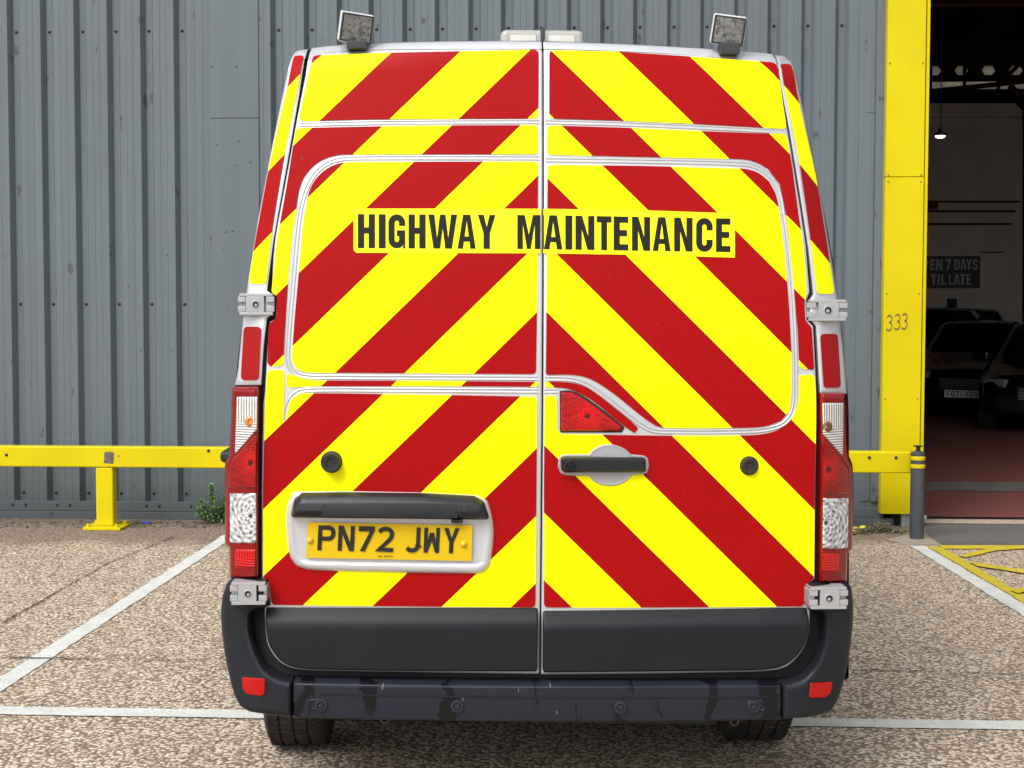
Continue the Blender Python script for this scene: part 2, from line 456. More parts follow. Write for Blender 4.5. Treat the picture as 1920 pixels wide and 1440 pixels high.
BOLD = {
 'H': [[(0, 0), (.37, 0), (.37, .43), (.37, .61), (.37, 1), (0, 1)], [(.37, .43), (.63, .43), (.63, .61), (.37, .61)], [(.63, 0), (1, 0), (1, 1), (.63, 1), (.63, .61), (.63, .43)]],
 'I': [[(0, 0), (1, 0), (1, 1), (0, 1)]],
 'W': [[(0, 1), (.21, 1), (.305, .3), (.405, 1), (.595, 1), (.695, .3), (.79, 1), (1, 1), (.82, 0), (.59, 0), (.5, .6), (.41, 0), (.18, 0)]],
 'A': [aL, mir(aL)],
 'Y': [[(0, 1), (.33, 1), (.5, .64), (.67, 1), (1, 1), (.68, .45), (.68, 0), (.32, 0), (.32, .45)]],
 'M': [[(0, 0), (0, 1), (.32, 1), (.5, .42), (.68, 1), (1, 1), (1, 0), (.76, 0), (.76, .74), (.58, 0), (.42, 0), (.24, .74), (.24, 0)]],
 'N': [[(0, 0), (0, 1), (.35, 1), (.67, .40), (.67, 1), (1, 1), (1, 0), (.64, 0), (.33, .60), (.33, 0)]],
 'T': [[(0, 1), (1, 1), (1, .82), (.70, .82), (.70, 0), (.30, 0), (.30, .82), (0, .82)]],
 'E': [[(0, 0), (0, 1), (1, 1), (1, .82), (.42, .82), (.42, .60), (.92, .60), (.92, .42), (.42, .42), (.42, .18), (1, .18), (1, 0)]],
 'C': strokeA([(.81, .64)]+arc(.5, .75, .31, .16, 0, 180)+arc(.5, .25, .31, .16, 180, 360)+[(.81, .36)], .36),
 'G': strokeA([(.81, .66)]+arc(.5, .75, .31, .16, 0, 180)+arc(.5, .25, .31, .16, 180, 360)+[(.81, .36)], .36)+[[(.5, .36), (.63, .36), (.99, .36), (.99, .53), (.5, .53)], [(.84, 0), (.99, 0), (.99, .24), (.92, .12)]],
 'P': strokeA([(.16, 0), (.16, .92), (.6, .92)]+arc(.6, .70, .30, .22, 75, -75)+[(.6, .48), (.325, .48)], .2),
 'L': [[(0, 0), (0, 1), (.38, 1), (.38, .18), (1, .18), (1, 0)]],
 'D': strokeA([(.19, .0), (.19, .91), (.5, .91)]+arc(.5, .6, .31, .31, 80, 0)+arc(.5, .4, .31, .31, 0, -80)+[(.5, .09), (.38, .09)], .36),
 'S': strokeA(arc(.5, .74, .31, .17, 0, 190)+[(.25, .58), (.75, .44)]+arc(.5, .26, .31, .17, 10, -180), .33),
 'O': strokeA(arc(.5, .75, .31, .16, 0, 180)+arc(.5, .25, .31, .16, 180, 360)+[(.81, .75)], .36),
 '7': [[(0, 1), (1, 1), (1, .84), (.52, 0), (.12, 0), (.6, .82), (0, .82)]],
 "'": [[(.3, .7), (.7, .7), (.7, 1), (.3, 1)]],
}
def pl(path, w=.20): return strokeA2(path, w*1.3)
def strokeA2(path, w): return [[(x, y/1.5) for x, y in q] for q in stroke([(x, y*1.5) for x, y in path], w)]
PLATE = {
 'P': pl([(.1, 0), (.1, .91), (.6, .91)]+arc(.62, .69, .28, .22, 80, -80)+[(.6, .47), (.2, .47)], .2),
 'N': [[(0, 0), (0, 1), (.30, 1), (.75, .33), (.75, 1), (1, 1), (1, 0), (.70, 0), (.25, .67), (.25, 0)]],
 '7': [[(0, 1), (1, 1), (1, .84), (.42, 0), (.12, 0), (.70, .80), (0, .80)]],
 '2': pl(arc(.5, .70, .40, .22, 160, -15)+[(.78, .5), (.14, .08), (1, .08)], .19),
 'J': pl([(.9, 1), (.9, .28)]+arc(.52, .28, .38, .20, 0, -150), .2),
 'W': [[(0, 0), (0, 1), (.23, 1), (.23, .46), (.37, .80), (.63, .80), (.77, .46), (.77, 1), (1, 1), (1, 0), (.75, 0), (.5, .48), (.25, 0)]],
 'Y': [[(0, 1), (.29, 1), (.5, .60), (.71, 1), (1, 1), (.635, .42), (.635, 0), (.365, 0), (.365, .42)]],
 'F': [[(0, 0), (0, 1), (1, 1), (1, .84), (.2, .84), (.2, .58), (.8, .58), (.8, .42), (.2, .42), (.2, 0)]],
 'G': pl([(.9, .7)]+arc(.5, .72, .40, .2, 0, 180)+arc(.5, .28, .40, .2, 180, 360)+[(.9, .48), (.5, .48)], .2),
 '1': [[(.4, 0), (.6, 0), (.6, 1), (.4, 1)]],
 'K': [[(0, 0), (0, 1), (.2, 1), (.2, .56), (.75, 1), (1, 1), (.42, .53), (1, 0), (.74, 0), (.2, .46), (.2, 0)]],
 'D': pl([(.1, 0), (.1, .91), (.5, .91)]+arc(.5, .6, .4, .31, 80, 0)+arc(.5, .4, .4, .31, 0, -80)+[(.5, .09), (.2, .09)], .2),
 'V': [[(0, 1), (.22, 1), (.5, .2), (.78, 1), (1, 1), (.62, 0), (.38, 0)]],
}
def lay(bm, polys, f, mi=0):
    for p in polys:
        vs = [bm.verts.new(f(x, y)) for x, y in p]
        fc = bm.faces.new(vs); fc.material_index = mi
def face_to(bm, faces, d):
    for f in faces:
        f.normal_update()
        if f.normal.dot(d) < 0: f.normal_flip()

# ================================================================== THE VAN
van = thing('van', 'silver panel van seen from behind with red and yellow chevron doors', 'van', VAN.o, VYAW)

# ---- body shell: outline from the rear silhouette, carried forward to the cab
silL = [(440, 1092), (440, 760), (447, 690), (455, 600), (463, 540), (482, 420), (500, 325), (520, 225), (536, 150), (549, 116), (560, 100), (583, 91), (626, 84), (723, 79), (852, 76), (1014, 76)]
silR = [(1019, 76.5), (1161, 81), (1323, 90), (1445, 101), (1464, 106), (1474, 116), (1482, 132), (1498, 172), (1521, 280), (1542, 380), (1556, 460), (1572, 560), (1581, 640), (1588, 710), (1590, 770), (1590, 1095)]
outline = vxz(silL+silR, 0)
def ring(bm, y, dx, dz, zcap=9.0, zlo=.50):
    vs = []
    for x, z in [(outline[0][0], zlo)]+outline+[(outline[-1][0], zlo)]:
        yy = y if y is not None else S(x, z)+.004
        vs.append(bm.verts.new((x*dx, yy, min(z+dz, zcap))))
    return vs
bm = bmesh.new()
prev = ring(bm, None, .999, 0); first = prev
for y, dx, dz, cap in ((.32, 1.012, -.004, 9), (.7, 1.02, 0, 9), (3.2, 1.02, 0, 9), (3.9, 1.0, -.05, 9), (4.35, .99, -.12, 2.0), (4.75, .98, -.2, 1.35), (5.05, .92, -.2, 1.1)):
    cur = ring(bm, y, dx, dz, cap)
    for i in range(len(cur)):
        j = (i+1) % len(cur); bm.faces.new((prev[i], cur[i], cur[j], prev[j]))
    prev = cur
bm.faces.new(prev)
body = obj('body', bm, M['silver'], van, 30)
# black inner frame behind the doors: fills the shut lines
panel('door_seal', [(440, 1268), (440, 780), (452, 640), (470, 520), (503, 320), (540, 160), (560, 118), (626, 100), (852, 94), (1016, 94), (1323, 108), (1455, 130), (1488, 200), (1540, 390), (1568, 560), (1583, 700), (1588, 780), (1588, 1268)], M['black_gap'], body, off=-.022)
# windscreen and side window, sliding-door track (the dark stub beside the left lamp)
bm = bmesh.new()
box(bm, (-.78, 4.42, 1.36), (.78, 4.46, 1.95), .02, 2, 0, Matrix.Translation((0, 4.6, 1.6)) @ Matrix.Rotation(R(-38), 4, 'X') @ Matrix.Translation((0, -4.44, -1.65)))
obj('windscreen', bm, mat('windscreen_glass', (.02, .025, .028), .05), van)
q = VAN.hit(421, 855, lambda x, z: .9)
bm = bmesh.new(); box(bm, (q.x-.012, .86, q.z-.022), (q.x+.09, 2.4, q.z+.022), .015, 3)
obj('door_track', bm, M['rubber'], body)
# rear corner pillars
pilL = [(553, 97), (562, 93.5), (577, 92), (560, 180), (541, 290), (525, 380), (511.5, 455), (502, 530), (500, 545), (510, 552), (512, 586), (500, 597), (493.5, 650), (489, 722), (440, 722), (446, 690), (455, 600), (463, 540), (482, 420), (500, 325), (520, 225), (536, 150), (545, 112)]
pilR = [(1454, 103), (1470, 105), (1484, 115), (1488, 126), (1500, 170), (1522, 280), (1542, 380), (1556, 460), (1572, 560), (1581, 640), (1587, 700), (1589, 738), (1538.5, 738), (1536, 700), (1531, 612), (1520, 598), (1519, 563), (1526, 552), (1517, 470), (1507, 404), (1482, 250), (1462, 140)]
for uv, up, low in ((pilL, [(552, 104), (570, 104), (561, 150), (534, 284), (511, 423), (498.5, 532), (465.5, 532), (477.5, 458), (505, 310), (527, 212), (540, 158)],
                     [(457, 612.5), (490, 612.5), (485, 713), (451, 713)]),
                    (pilR, [(1463, 120), (1482, 120), (1496, 181), (1515, 264), (1531, 336), (1552, 465), (1565, 551), (1533, 551), (1520, 446), (1500, 305), (1480, 205), (1470, 155)],
                     [(1538, 626), (1571, 626), (1577, 727), (1545, 727)])):
    p = panel('rear_pillar', uv, M['silver'], van, off=.004, back=.05, rings=[(0, .004), (.006, .001), (.006, 0)], grid=.03)
    panel('chevron_strip', up, M['vinyl'], p, off=.0075, r=9, grid=.03)
    panel('reflective_strip', low, M['redvinyl'], p, off=.0075, r=9, grid=.03)

# ---- doors
doorL = [(584, 90), (626, 85), (723, 80), (852, 77), (1015.4, 77), (1011, 1264), (755, 1260), (626, 1258), (568, 1256), (542, 1251), (521, 1238), (506, 1217), (500, 1199), (497, 1167), (496, 1138), (506, 1134), (504, 1096), (491, 1086), (491, 900), (493.5, 763), (497, 730), (502, 647), (506, 604), (517, 598), (519, 556), (510, 545), (512, 490), (517, 440), (529.5, 372), (543.5, 297), (557, 222), (573, 140)]
doorR = [(1018.3, 77.5), (1161, 82), (1323, 91), (1449, 101.5), (1462.5, 155), (1477, 245), (1503, 404), (1511.5, 465), (1518, 548), (1512, 562), (1513, 600), (1525, 612), (1530, 714), (1532, 763), (1529, 905), (1528, 1086), (1514, 1096), (1512, 1134), (1519, 1146), (1517, 1183), (1510, 1209), (1498, 1229), (1478, 1248), (1457, 1256), (1403, 1260), (1226, 1263), (1014.3, 1265)]
dL = panel('rear_door', doorL, M['silver'], van, off=0, back=.03, rings=[(0, .003), (.0025, .0007), (.003, 0)], r=3, grid=.03)
dR = panel('rear_door', doorR, M['silver'], van, off=0, back=.03, rings=[(0, .003), (.0025, .0007), (.003, 0)], r=3, grid=.03)
dL['label'] = 'left rear door with the number plate'; dR['label'] = 'right rear door with the handle'

vin = {}
vinL = [
 [(588, 104), (723, 99), (852, 96), (1010, 93), (1009.5, 222), (852, 222.5), (700, 223.5), (559, 227)],
 [(555, 240), (700, 237), (852, 235), (1009, 234.5), (1009, 289), (665, 289.5), (632, 291), (600, 302), (575, 325), (562, 352), (555, 395), (548, 440), (540, 530), (533, 640), (531, 686), (507, 687.5), (501, 680), (504, 607), (518, 597), (519, 556), (509, 547), (515, 490), (521, 440), (537, 350)],
 [(656, 304), (852, 303), (1009, 303), (1008, 500), (1005, 701.5), (800, 700), (640, 699), (575, 698), (556, 692), (547, 675), (552, 600), (560, 512), (566, 440), (572, 395), (583, 350), (605, 322), (630, 308)],
 [(501, 694), (532, 694), (533, 730), (531, 789), (535, 791), (539.5, 770), (543, 755), (551, 744), (568, 738), (723, 739), (850, 741), (1007, 744), (1006, 900), (1004, 1139), (755, 1137), (509, 1134), (506, 1096), (494, 1086), (493, 930), (496, 780)],
 [(537, 701), (555, 705), (570, 711), (600, 713.5), (852, 714.5), (1009, 716), (1009, 725), (852, 724), (600, 724), (556, 726), (537, 727)],
]
vinR = [
 [(1030, 94), (1161, 97), (1323, 108), (1449, 117), (1456, 121), (1466, 180), (1475, 242), (1323, 233), (1161, 226), (1030, 222)],
 [(1026, 235), (1161, 239), (1323, 246), (1474, 252), (1485, 310), (1497, 400), (1506, 460), (1512, 550), (1509, 565), (1510, 600), (1522, 614), (1526, 680), (1527, 694), (1499, 690), (1496, 620), (1489, 545), (1479, 440), (1470, 380), (1462, 345), (1440, 316), (1415, 303), (1385, 298), (1200, 294), (1026, 290)],
 [(1027, 309), (1200, 311), (1390, 316), (1420, 323), (1442, 340), (1455, 366), (1463, 410), (1472, 480), (1480, 580), (1484, 663), (1484, 731), (1481, 769), (1465, 789), (1436, 799), (1400, 802), (1245, 802), (1226, 796), (1194, 773), (1161, 746), (1129, 723), (1103, 709), (1074, 703), (1023.5, 703)],
 [(1021, 742), (1040, 742), (1044, 748), (1045, 806), (1052, 814), (1240, 817), (1410, 816), (1455, 808), (1484, 788), (1497, 755), (1499, 703), (1524, 703), (1528, 712), (1530, 800), (1528, 905), (1526, 1084), (1515, 1094), (1511, 1128), (1504, 1137), (1226, 1139), (1020, 1139), (1020, 900)],
 [(1022, 716), (1045, 716), (1078, 719), (1104, 729), (1140, 755), (1180, 787), (1197, 803), (1190, 812), (1180, 806), (1150, 783), (1112, 752), (1085, 737), (1060, 728), (1022, 726)],
]
for d, L in ((dL, vinL), (dR, vinR)):
    for uv in L: panel('chevron_panel', uv, M['vinyl'], d, off=.0030, r=9, grid=.03)

# ---- pressed swages that run between the vinyl panels
def swage(door, paths, w):
    bm = bmesh.new()
    pr = [(-w*1.1, .0003), (-w*.9, .0018), (-w*.66, .0026), (-w*.45, .0023), (-w*.25, .0006), (w*.25, .0006), (w*.45, .0023), (w*.66, .0026), (w*.9, .0018), (w*1.1, .0003)]
    for p in paths: sweep(bm, p, pr)
    bmesh.ops.recalc_face_normals(bm, faces=bm.faces[:])
    if sum(f.normal.y*f.calc_area() for f in bm.faces) > 0: bmesh.ops.reverse_faces(bm, faces=bm.faces[:])
    return obj('swage_line', bm, M['swage'], door, 60)
swage(dL, [[(563, 233), (700, 230), (852, 228.5), (1011, 228)],
           [(1010, 296), (665, 296), (640, 298), (612, 307), (588, 329), (573, 358), (563, 395), (557, 440), (550, 520), (543, 600), (539.5, 650), (540, 678), (549, 696), (568, 705), (600, 707), (800, 708), (1008, 709)]], .0080)
swage(dL, [[(1008, 733), (723, 731), (580, 731), (560, 735), (547, 745), (539, 760), (535.5, 775), (534, 787)]], .0080)
swage(dR, [[(1023, 228.5), (1161, 232), (1323, 239), (1470, 247)],
           [(1024, 299.5), (1200, 302), (1387, 307), (1418, 313), (1443, 330), (1458, 355), (1466, 390), (1476, 460), (1485, 545), (1490, 640), (1491.5, 720), (1489, 765), (1474, 791), (1448, 803), (1400, 808.5), (1240, 809), (1216, 804), (1190, 788), (1155, 760), (1122, 735), (1098, 720), (1070, 711.5), (1022, 710)]], .0080)
swage(dR, [[(1021, 733), (1046, 733)]], .0080)

# ---- lettering band
def vtop(u): return 401.4+(u-671)*.0052 if u < 1017 else 403.2+(u-1017)*.0185
def vbot(u): return 465+(u-671)*.0058 if u < 1017 else 467+(u-1017)*.0160
bandL = [(663, 391), (1013.5, 391.5), (1013, 475), (668, 474), (663, 469)]
bandR = [(1019, 391.5), (1200, 394), (1373, 400), (1378, 404), (1378, 483), (1200, 478), (1018.5, 475)]
ym = mat('yellow_band_vinyl', (.985, .93, 0), .4, 0, .35)
panel('lettering_band', bandL, ym, dL, off=.0046, back=-.0025)
panel('lettering_band', bandR, ym, dR, off=.0046, back=-.0025)
chars = [('H', 671, 703), ('I', 710, 723), ('G', 728, 760), ('H', 766, 798), ('W', 803, 857), ('A', 858, 892), ('Y', 896, 929), ('M', 970, 1013)], \
        [('A', 1020, 1054.5), ('I', 1060, 1073), ('N', 1079, 1114.5), ('T', 1119, 1146.5), ('E', 1150.5, 1178), ('N', 1185, 1219), ('A', 1224, 1257.5), ('N', 1264, 1298.5), ('C', 1305, 1336.5), ('E', 1342.5, 1369.5)]
for d, L in zip((dL, dR), chars):
    for ch, u0, u1 in L:
        bm = bmesh.new()
        def f(x, y):
            u = u0+(u1-u0)*x; return V(u, vbot(u)+(vtop(u)-vbot(u))*y, .0056)
        lay(bm, BOLD[ch], f); face_to(bm, bm.faces, Vector((0, -1, 0)))
        obj('letter', bm, M['letter'], d)
bm = bmesh.new(); lay(bm, [[(0, 0), (1, 0), (1, 1), (0, 1)]], lambda x, y: V(1018.6+x*1.2, 467-y*63.5, .0056)); face_to(bm, bm.faces, Vector((0, -1, 0)))
obj('letter', bm, M['letter'], dR)

# ---- lower black cladding with its lighter chamfer at the top
for d, uv, vt in ((dL, [(499, 1141), (755, 1143), (1007, 1144.5), (1005, 1257), (755, 1256), (626, 1254), (572, 1252), (545, 1247), (525, 1235), (510, 1215), (504, 1199), (500, 1167)], 1142),
                  (dR, [(1022, 1146), (1226, 1146), (1515, 1144), (1514, 1183), (1507, 1207), (1494, 1227), (1475, 1243), (1455, 1251), (1403, 1255), (1226, 1257), (1021, 1259)], 1145)):
    zt = V(760 if d is dL else 1270, vt).z
    panel('lower_cladding', uv, M['cladding_black'], d, off=.034, back=.0, rings=[(-.0045, .004), (.003, .001), (.003, 0)], r=3, grid=.018,
          offf=lambda x, z, zt=zt: -.030*max(0, 1-(zt-z)/.036))

# ---- number plate unit
pu = panel('plate_housing', [(549, 922), (650, 921), (800, 924), (895, 929), (915, 940), (924, 975), (926, 1010), (920, 1060), (908, 1074), (890, 1077), (740, 1075), (580, 1070), (555, 1063), (543, 1045), (536, 1000), (537, 950)], M['silver'], dL, off=.014, back=0, r=8,
           rings=[(0, .012), (.006, .003), (.008, 0), (.010, .0), (.010, .006)], grid=.1)
M['plate_sil'] = M['silver']
panel('plate_handle', [(563, 927), (650, 926), (800, 928), (890, 933), (908, 943), (919, 976), (730, 974), (543, 972), (550, 938)], M['handle_black'], dL, off=.052, back=-.004, r=6,
      rings=[(0, .02), (.010, .006), (.012, 0)], grid=.02, offf=lambda x, z: -.018*max(0, (z-V(730, 948).z)/.04))
plate_uv = [(577.5, 979), (886, 984.5), (884, 1051.5), (574, 1045.5)]
def platefun(off):
    tl, tr, br, bl = [V(*p, off) for p in plate_uv]
    return lambda x, y: (tl.lerp(tr, x)).lerp(bl.lerp(br, x), 1-y)
bm = bmesh.new(); pf = platefun(.016); rp = fillet([(0, 0), (1, 0), (1, 1), (0, 1)], .035)
rp = [(x, y) for x, y in fillet([(0, 0), (4.6, 0), (4.6, 1), (0, 1)], .06)]
lay(bm, [[(x/4.6, y) for x, y in rp]], pf); face_to(bm, bm.faces, Vector((0, -1, 0)))
ex = bmesh.ops.extrude_face_region(bm, geom=bm.faces[:])
for v in ex['geom']:
    if isinstance(v, bmesh.types.BMVert): v.co.y -= .004
bmesh.ops.recalc_face_normals(bm, faces=bm.faces[:])
pf2 = platefun(.0206)
pl_top = lambda u: 984.7+(u-597)*.0228
def pchar(ch, u0, u1):
    def f(x, y):
        u = u0+(u1-u0)*x - (1-y)*2.2
        return V(u, pl_top(u)+47*(1-y), .0212)
    n0 = len(bm.faces); lay(bm, PLATE[ch], f, 1); bm.faces.ensure_lookup_table(); face_to(bm, bm.faces[n0:], Vector((0, -1, 0)))
for ch, u0, u1 in (('P', 598, 629), ('N', 635, 665.5), ('7', 673, 703), ('2', 708, 739), ('J', 759, 788), ('W', 796, 825), ('Y', 833, 862)): pchar(ch, u0, u1)
# the maker's line along the bottom edge
def small(txt, u0, u1, v, h):
    n = len(txt); w = (u1-u0)/n
    for i, ch in enumerate(txt):
        if ch == ' ': continue
        if ch == 'B': P_ = stroke([(.1, 0), (.1, .95), (.8, .8), (.3, .5), (.85, .25), (.1, .05)], .2)
        elif ch == 'R': P_ = PLATE['P']+stroke([(.45, .45), (.95, 0)], .2)
        elif ch == 'U': P_ = stroke([(.1, 1), (.1, .1), (.9, .1), (.9, 1)], .2)
        elif ch == 'K': P_ = PLATE['K']
        else: P_ = BOLD.get(ch) or PLATE.get(ch)
        n0 = len(bm.faces)
        lay(bm, P_, lambda x, y: V(u0+w*(i+.85*x), v+(u0-706)*.02-h*y, .0212), 1); bm.faces.ensure_lookup_table(); face_to(bm, bm.faces[n0:], Vector((0, -1, 0)))
PLATE['B_'] = None
small('JBS TRUCKS', 708, 737, 1044.5, 3.0)
for (u, v) in ((581.5, 1013), (869.5, 1020)):
    q = V(u, v, .02); lathe(bm, [(.0105, 0), (.010, .004), (.006, .008), (0, .009)], q, (0, -1, 0), 16, 2)
panel('release_panel', [(606, 943), (855, 946), (859, 972), (601, 969)], M['handle_black'], dL, off=.0535, back=-.04, r=4, rings=[(0, .0012), (.001, 0)], grid=.02, offf=lambda x, z: -.018*max(0, (z-V(730, 948).z)/.04))
obj('number_plate', bm, [M['plate_yellow'], M['plate_black'], M['screw_yellow']], dL)
qa_, qb_ = V(846, 974, .04), V(868, 981, .04); bm = bmesh.new(); box(bm, (qa_.x, qa_.y-.004, qb_.z), (qb_.x, qa_.y+.02, qa_.z), .005, 2)
split_obj('plate_camera', bm, M['rubber'], dL)

# ---- rubber door stops
for d, u, v, r, ln in ((dL, 622, 866, .033, .048), (dR, 1404, 873, .029, .022)):
    q = V(u, v); bm = bmesh.new()
    lathe(bm, [(r+.002, -.002), (r+.002, .004), (r*.95, .006), (r*.9, ln*.6), (r*.88, ln-.004), (r*.78, ln), (r*.45, ln-.001), (r*.40, ln-.004), (r*.15, ln-.004), (0, ln-.003)], q, (0, -1, 0), 32)
    obj('rubber_stop', bm, M['rubber'], d)
# ---- high brake light and door handle on the right door
bl_uv = [(1052, 735.5), (1066, 735), (1082, 740), (1106, 755), (1135, 777), (1167, 801), (1163, 808.5), (1052, 808.5)]
panel('brake_light_bezel', [(1049.5, 733), (1067, 732), (1084, 737), (1109, 752), (1138, 774), (1172, 801), (1166, 811), (1050, 811)], M['black_gap'], dR, off=.0022, back=0, r=4)
qc = V(1101, 780)
panel('brake_light', bl_uv, lens('brake_lens', (.22, .001, .002), (.60, .004, .006), tuple(qc), 'bowl'), dR, off=.010, back=0, r=4, rings=[(0, .006), (.004, .001), (.004, 0)])
hs_uv = [(1047, 862), (1051, 854), (1060, 852), (1104, 851.5), (1112, 843), (1124, 836), (1140, 833), (1156, 835), (1172, 842), (1184, 852), (1208, 854), (1216, 860), (1218, 875), (1214, 887), (1206, 890), (1186, 892), (1176, 902), (1160, 910), (1142, 912), (1124, 909), (1112, 902), (1104, 893), (1062, 892), (1051, 888), (1046, 876)]
panel('handle_surround', hs_uv, M['hinge_silver'], dR, off=.0075, back=0, r=4, rings=[(0, .005), (.004, 0), (.004, .0), (.003, .0015)], grid=None)
hd = panel('door_handle', [(1053, 860), (1060, 857.5), (1209, 859), (1212, 863), (1212, 884), (1207, 886.5), (1060, 887), (1053, 882)], M['handle_black'], dR, off=.034, back=0, r=6, rings=[(0, .014), (.004, .004), (.004, 0)], grid=.03)
q = V(1069, 873, .034); bm = bmesh.new()
lathe(bm, [(.017, -.001), (.017, .002), (.013, .0035), (.011, .001), (.006, .001), (.005, .004), (0, .004)], q, (0, -1, 0), 24)
obj('lock_barrel', bm, M['cladding_black'], dR)
bm = bmesh.new(); q = V(1086, 872, .034); box(bm, (q.x-.0012, q.y-.0008, q.z-.022), (q.x+.0012, q.y+.004, q.z+.022))
obj('handle_joint', bm, M['black_gap'], dR)

# ---- hinges
def hinge(u0, u1, v0, v1, flip, surf=S, dy=0.0):
    qa, qb = V((u0+u1)/2, v0, .02, surf), V((u0+u1)/2, v1, .02, surf)
    x0, x1 = V(u0, (v0+v1)/2, .03, surf).x, V(u1, (v0+v1)/2, .03, surf).x; z0, z1 = qb.z, qa.z
    yc = surf((x0+x1)/2, (z0+z1)/2)+dy; w = x1-x0; h = z1-z0
    A = lambda a: x0+w*a if not flip else x1-w*a
    bm = bmesh.new()
    def bx(a0, a1, b0, b1, y0, y1, bev=.003, mi=0):
        y1 += .03
        box(bm, (min(A(a0), A(a1)), y0, z0+h*b0), (max(A(a0), A(a1)), y1, z0+h*b1), bev, 2, mi)
    bx(.04, .96, .02, .168, yc-.0300, yc+.01, .0015); bx(.04, .96, .852, .98, yc-.0300, yc+.01, .0015)      # upper and lower rim
    bx(.22, .72, .165, .855, yc-.0304, yc+.01, .0012)                                              # leaf plate
    bx(.0, .212, .59, .848, yc-.0285, yc+.01, .002); bx(.0, .212, .172, .43, yc-.0285, yc+.01, .002)        # body knuckles
    bx(.03, .215, .425, .595, yc-.016, yc+.01)
    bx(.775, 1.0, .59, .848, yc-.029, yc+.01, .002); bx(.775, 1.0, .172, .43, yc-.029, yc+.01, .002)      # door knuckles
    bx(.80, 1.0, .425, .595, yc-.018, yc+.01)
    bx(.725, .77, .2, .84, yc-.010, yc+.01, 0, 1)
    cyl(bm, (A(.49), yc-.0312, z0+h*.5), (A(.49), yc-.0325, z0+h*.5), w*.115, w*.10, 24, 0)
    cyl(bm, (A(.49), yc-.0322, z0+h*.5), (A(.49), yc-.0332, z0+h*.5), w*.085, None, 24, 1)
    cyl(bm, (A(.50), yc-.0330, z0+h*.47), (A(.50), yc-.0342, z0+h*.47), w*.04, None, 14, 0)
    return obj('hinge', bm, [M['hinge_silver'], M['black_gap']], van)
hinge(449.5, 513, 549.5, 592, False); hinge(1517, 1580, 561, 602.5, True)
hinge(435, 499, 1089.5, 1133, False, BP, -.008); hinge(1519.5, 1583, 1098.5, 1141, True, BP, -.008)

# ---- tail lamps
def tail(outline_, ind, brake, rev, fog, bulbs):
    t = panel('tail_light', outline_, M['lamp_red'], van, off=.030, back=.12, r=5, rings=[(0, .022), (.005, .008), (.006, .001), (.006, 0)], grid=.03)
    ci, cb, cr, cf = [tuple(V(*p, .03)) for p in bulbs]
    rg = [(0, .004), (.003, .0005), (.003, 0)]
    panel('indicator_lens', ind, lens('indicator_lens', (.17, .16, .16), (.78, .77, .74), ci, 'bars'), t, off=.0345, back=-.029, r=3, rings=rg, grid=.03)
    panel('brake_lens', brake, lens('stop_lens', (.12, .0004, .0008), (.46, .0015, .003), cb, 'bowl'), t, off=.0350, back=-.029, r=4, rings=rg, grid=.03)
    panel('reverse_lens', rev, lens('reversing_lens', (.09, .09, .10), (.80, .81, .82), cr, 'rings'), t, off=.0345, back=-.029, r=3, rings=rg, grid=.03)
    panel('fog_lens', fog, lens('fog_lens', (.16, .0005, .001), (.75, .006, .006), cf, 'bars'), t, off=.0340, back=-.029, r=3, rings=rg, grid=.03)
    return t
tl = tail([(440, 725), (485, 725), (483, 1086), (428, 1086), (427, 1029), (419.5, 1022), (419.5, 870), (428, 850), (433, 730)],
     [(443, 744), (483, 744), (481.5, 806), (440, 853)], [(481.5, 811), (438, 860), (429.5, 882), (428.5, 915), (479.5, 915)],
     [(430.5, 925), (480, 925), (480, 1018), (430.5, 1018)], [(441, 1030), (480, 1030), (478, 1064), (440, 1064)],
     ((469, 790), (470, 868), (470, 967), (470, 1043)))
tr = tail([(1540, 737), (1588, 737), (1594, 850), (1602, 875), (1601.5, 1031), (1592, 1040), (1591, 1094), (1540, 1094)],
     [(1543, 755.6), (1583, 755.6), (1581, 857), (1544, 815)], [(1544.5, 822), (1592, 877), (1593, 925), (1544.5, 925)],
     [(1544, 934), (1592, 934), (1591, 1028), (1543, 1028)], [(1543, 1038), (1574, 1038), (1574, 1072), (1543, 1072)],
     ((1551, 800), (1553, 880), (1548, 980), (1550, 1050)))
for t, u, v, m1 in ((tl, 469, 790, M['amber']), (tr, 1551, 800, M['bulb_dark'])):
    q = V(u, v, .034); bm = bmesh.new()
    lathe(bm, [(.017, 0), (.014, .003), (.008, .004), (.006, .001), (0, .001)], q, (0, -1, 0), 24)
    obj('bulb', bm, m1, t)

# ---- bumper
bump_ = thing  # keep helper name free
cornL = [(436, 1086), (423, 1097), (415, 1125), (413, 1165), (418, 1215), (426, 1260), (438, 1305), (449, 1326), (466, 1336), (490, 1340.5), (547.5, 1347), (547.5, 1279), (530, 1276), (511, 1268), (494, 1254), (478, 1223), (468, 1190), (466, 1156), (474, 1146), (497, 1140), (498, 1090)]
cornR = [(1592, 1094), (1599, 1104), (1602, 1130), (1602, 1160), (1597, 1215), (1588, 1265), (1576, 1308), (1562, 1334), (1530, 1345), (1467.5, 1350.5), (1467.5, 1284), (1490, 1280), (1510, 1271), (1532, 1246), (1547, 1208), (1550, 1160), (1543, 1148), (1522, 1142), (1522, 1098)]
bcen = [(549, 1279), (800, 1283), (1200, 1285), (1466.3, 1283.5), (1466.3, 1351), (1230, 1355.5), (900, 1354.5), (549, 1348)]
rg = [(0, .016), (.006, .005), (.007, .001), (.008, 0)]
bumper = panel('bumper', bcen, M['step_black'], van, surf=BP, off=.012, back=.10, r=3, rings=[(0, .012), (.004, .003), (.005, 0)], grid=.06)
for uv in (cornL, cornR): panel('bumper_corner', uv, M['bumper_black'], bumper, surf=BP, off=.012, back=.62, r=4, rings=rg, grid=.05)
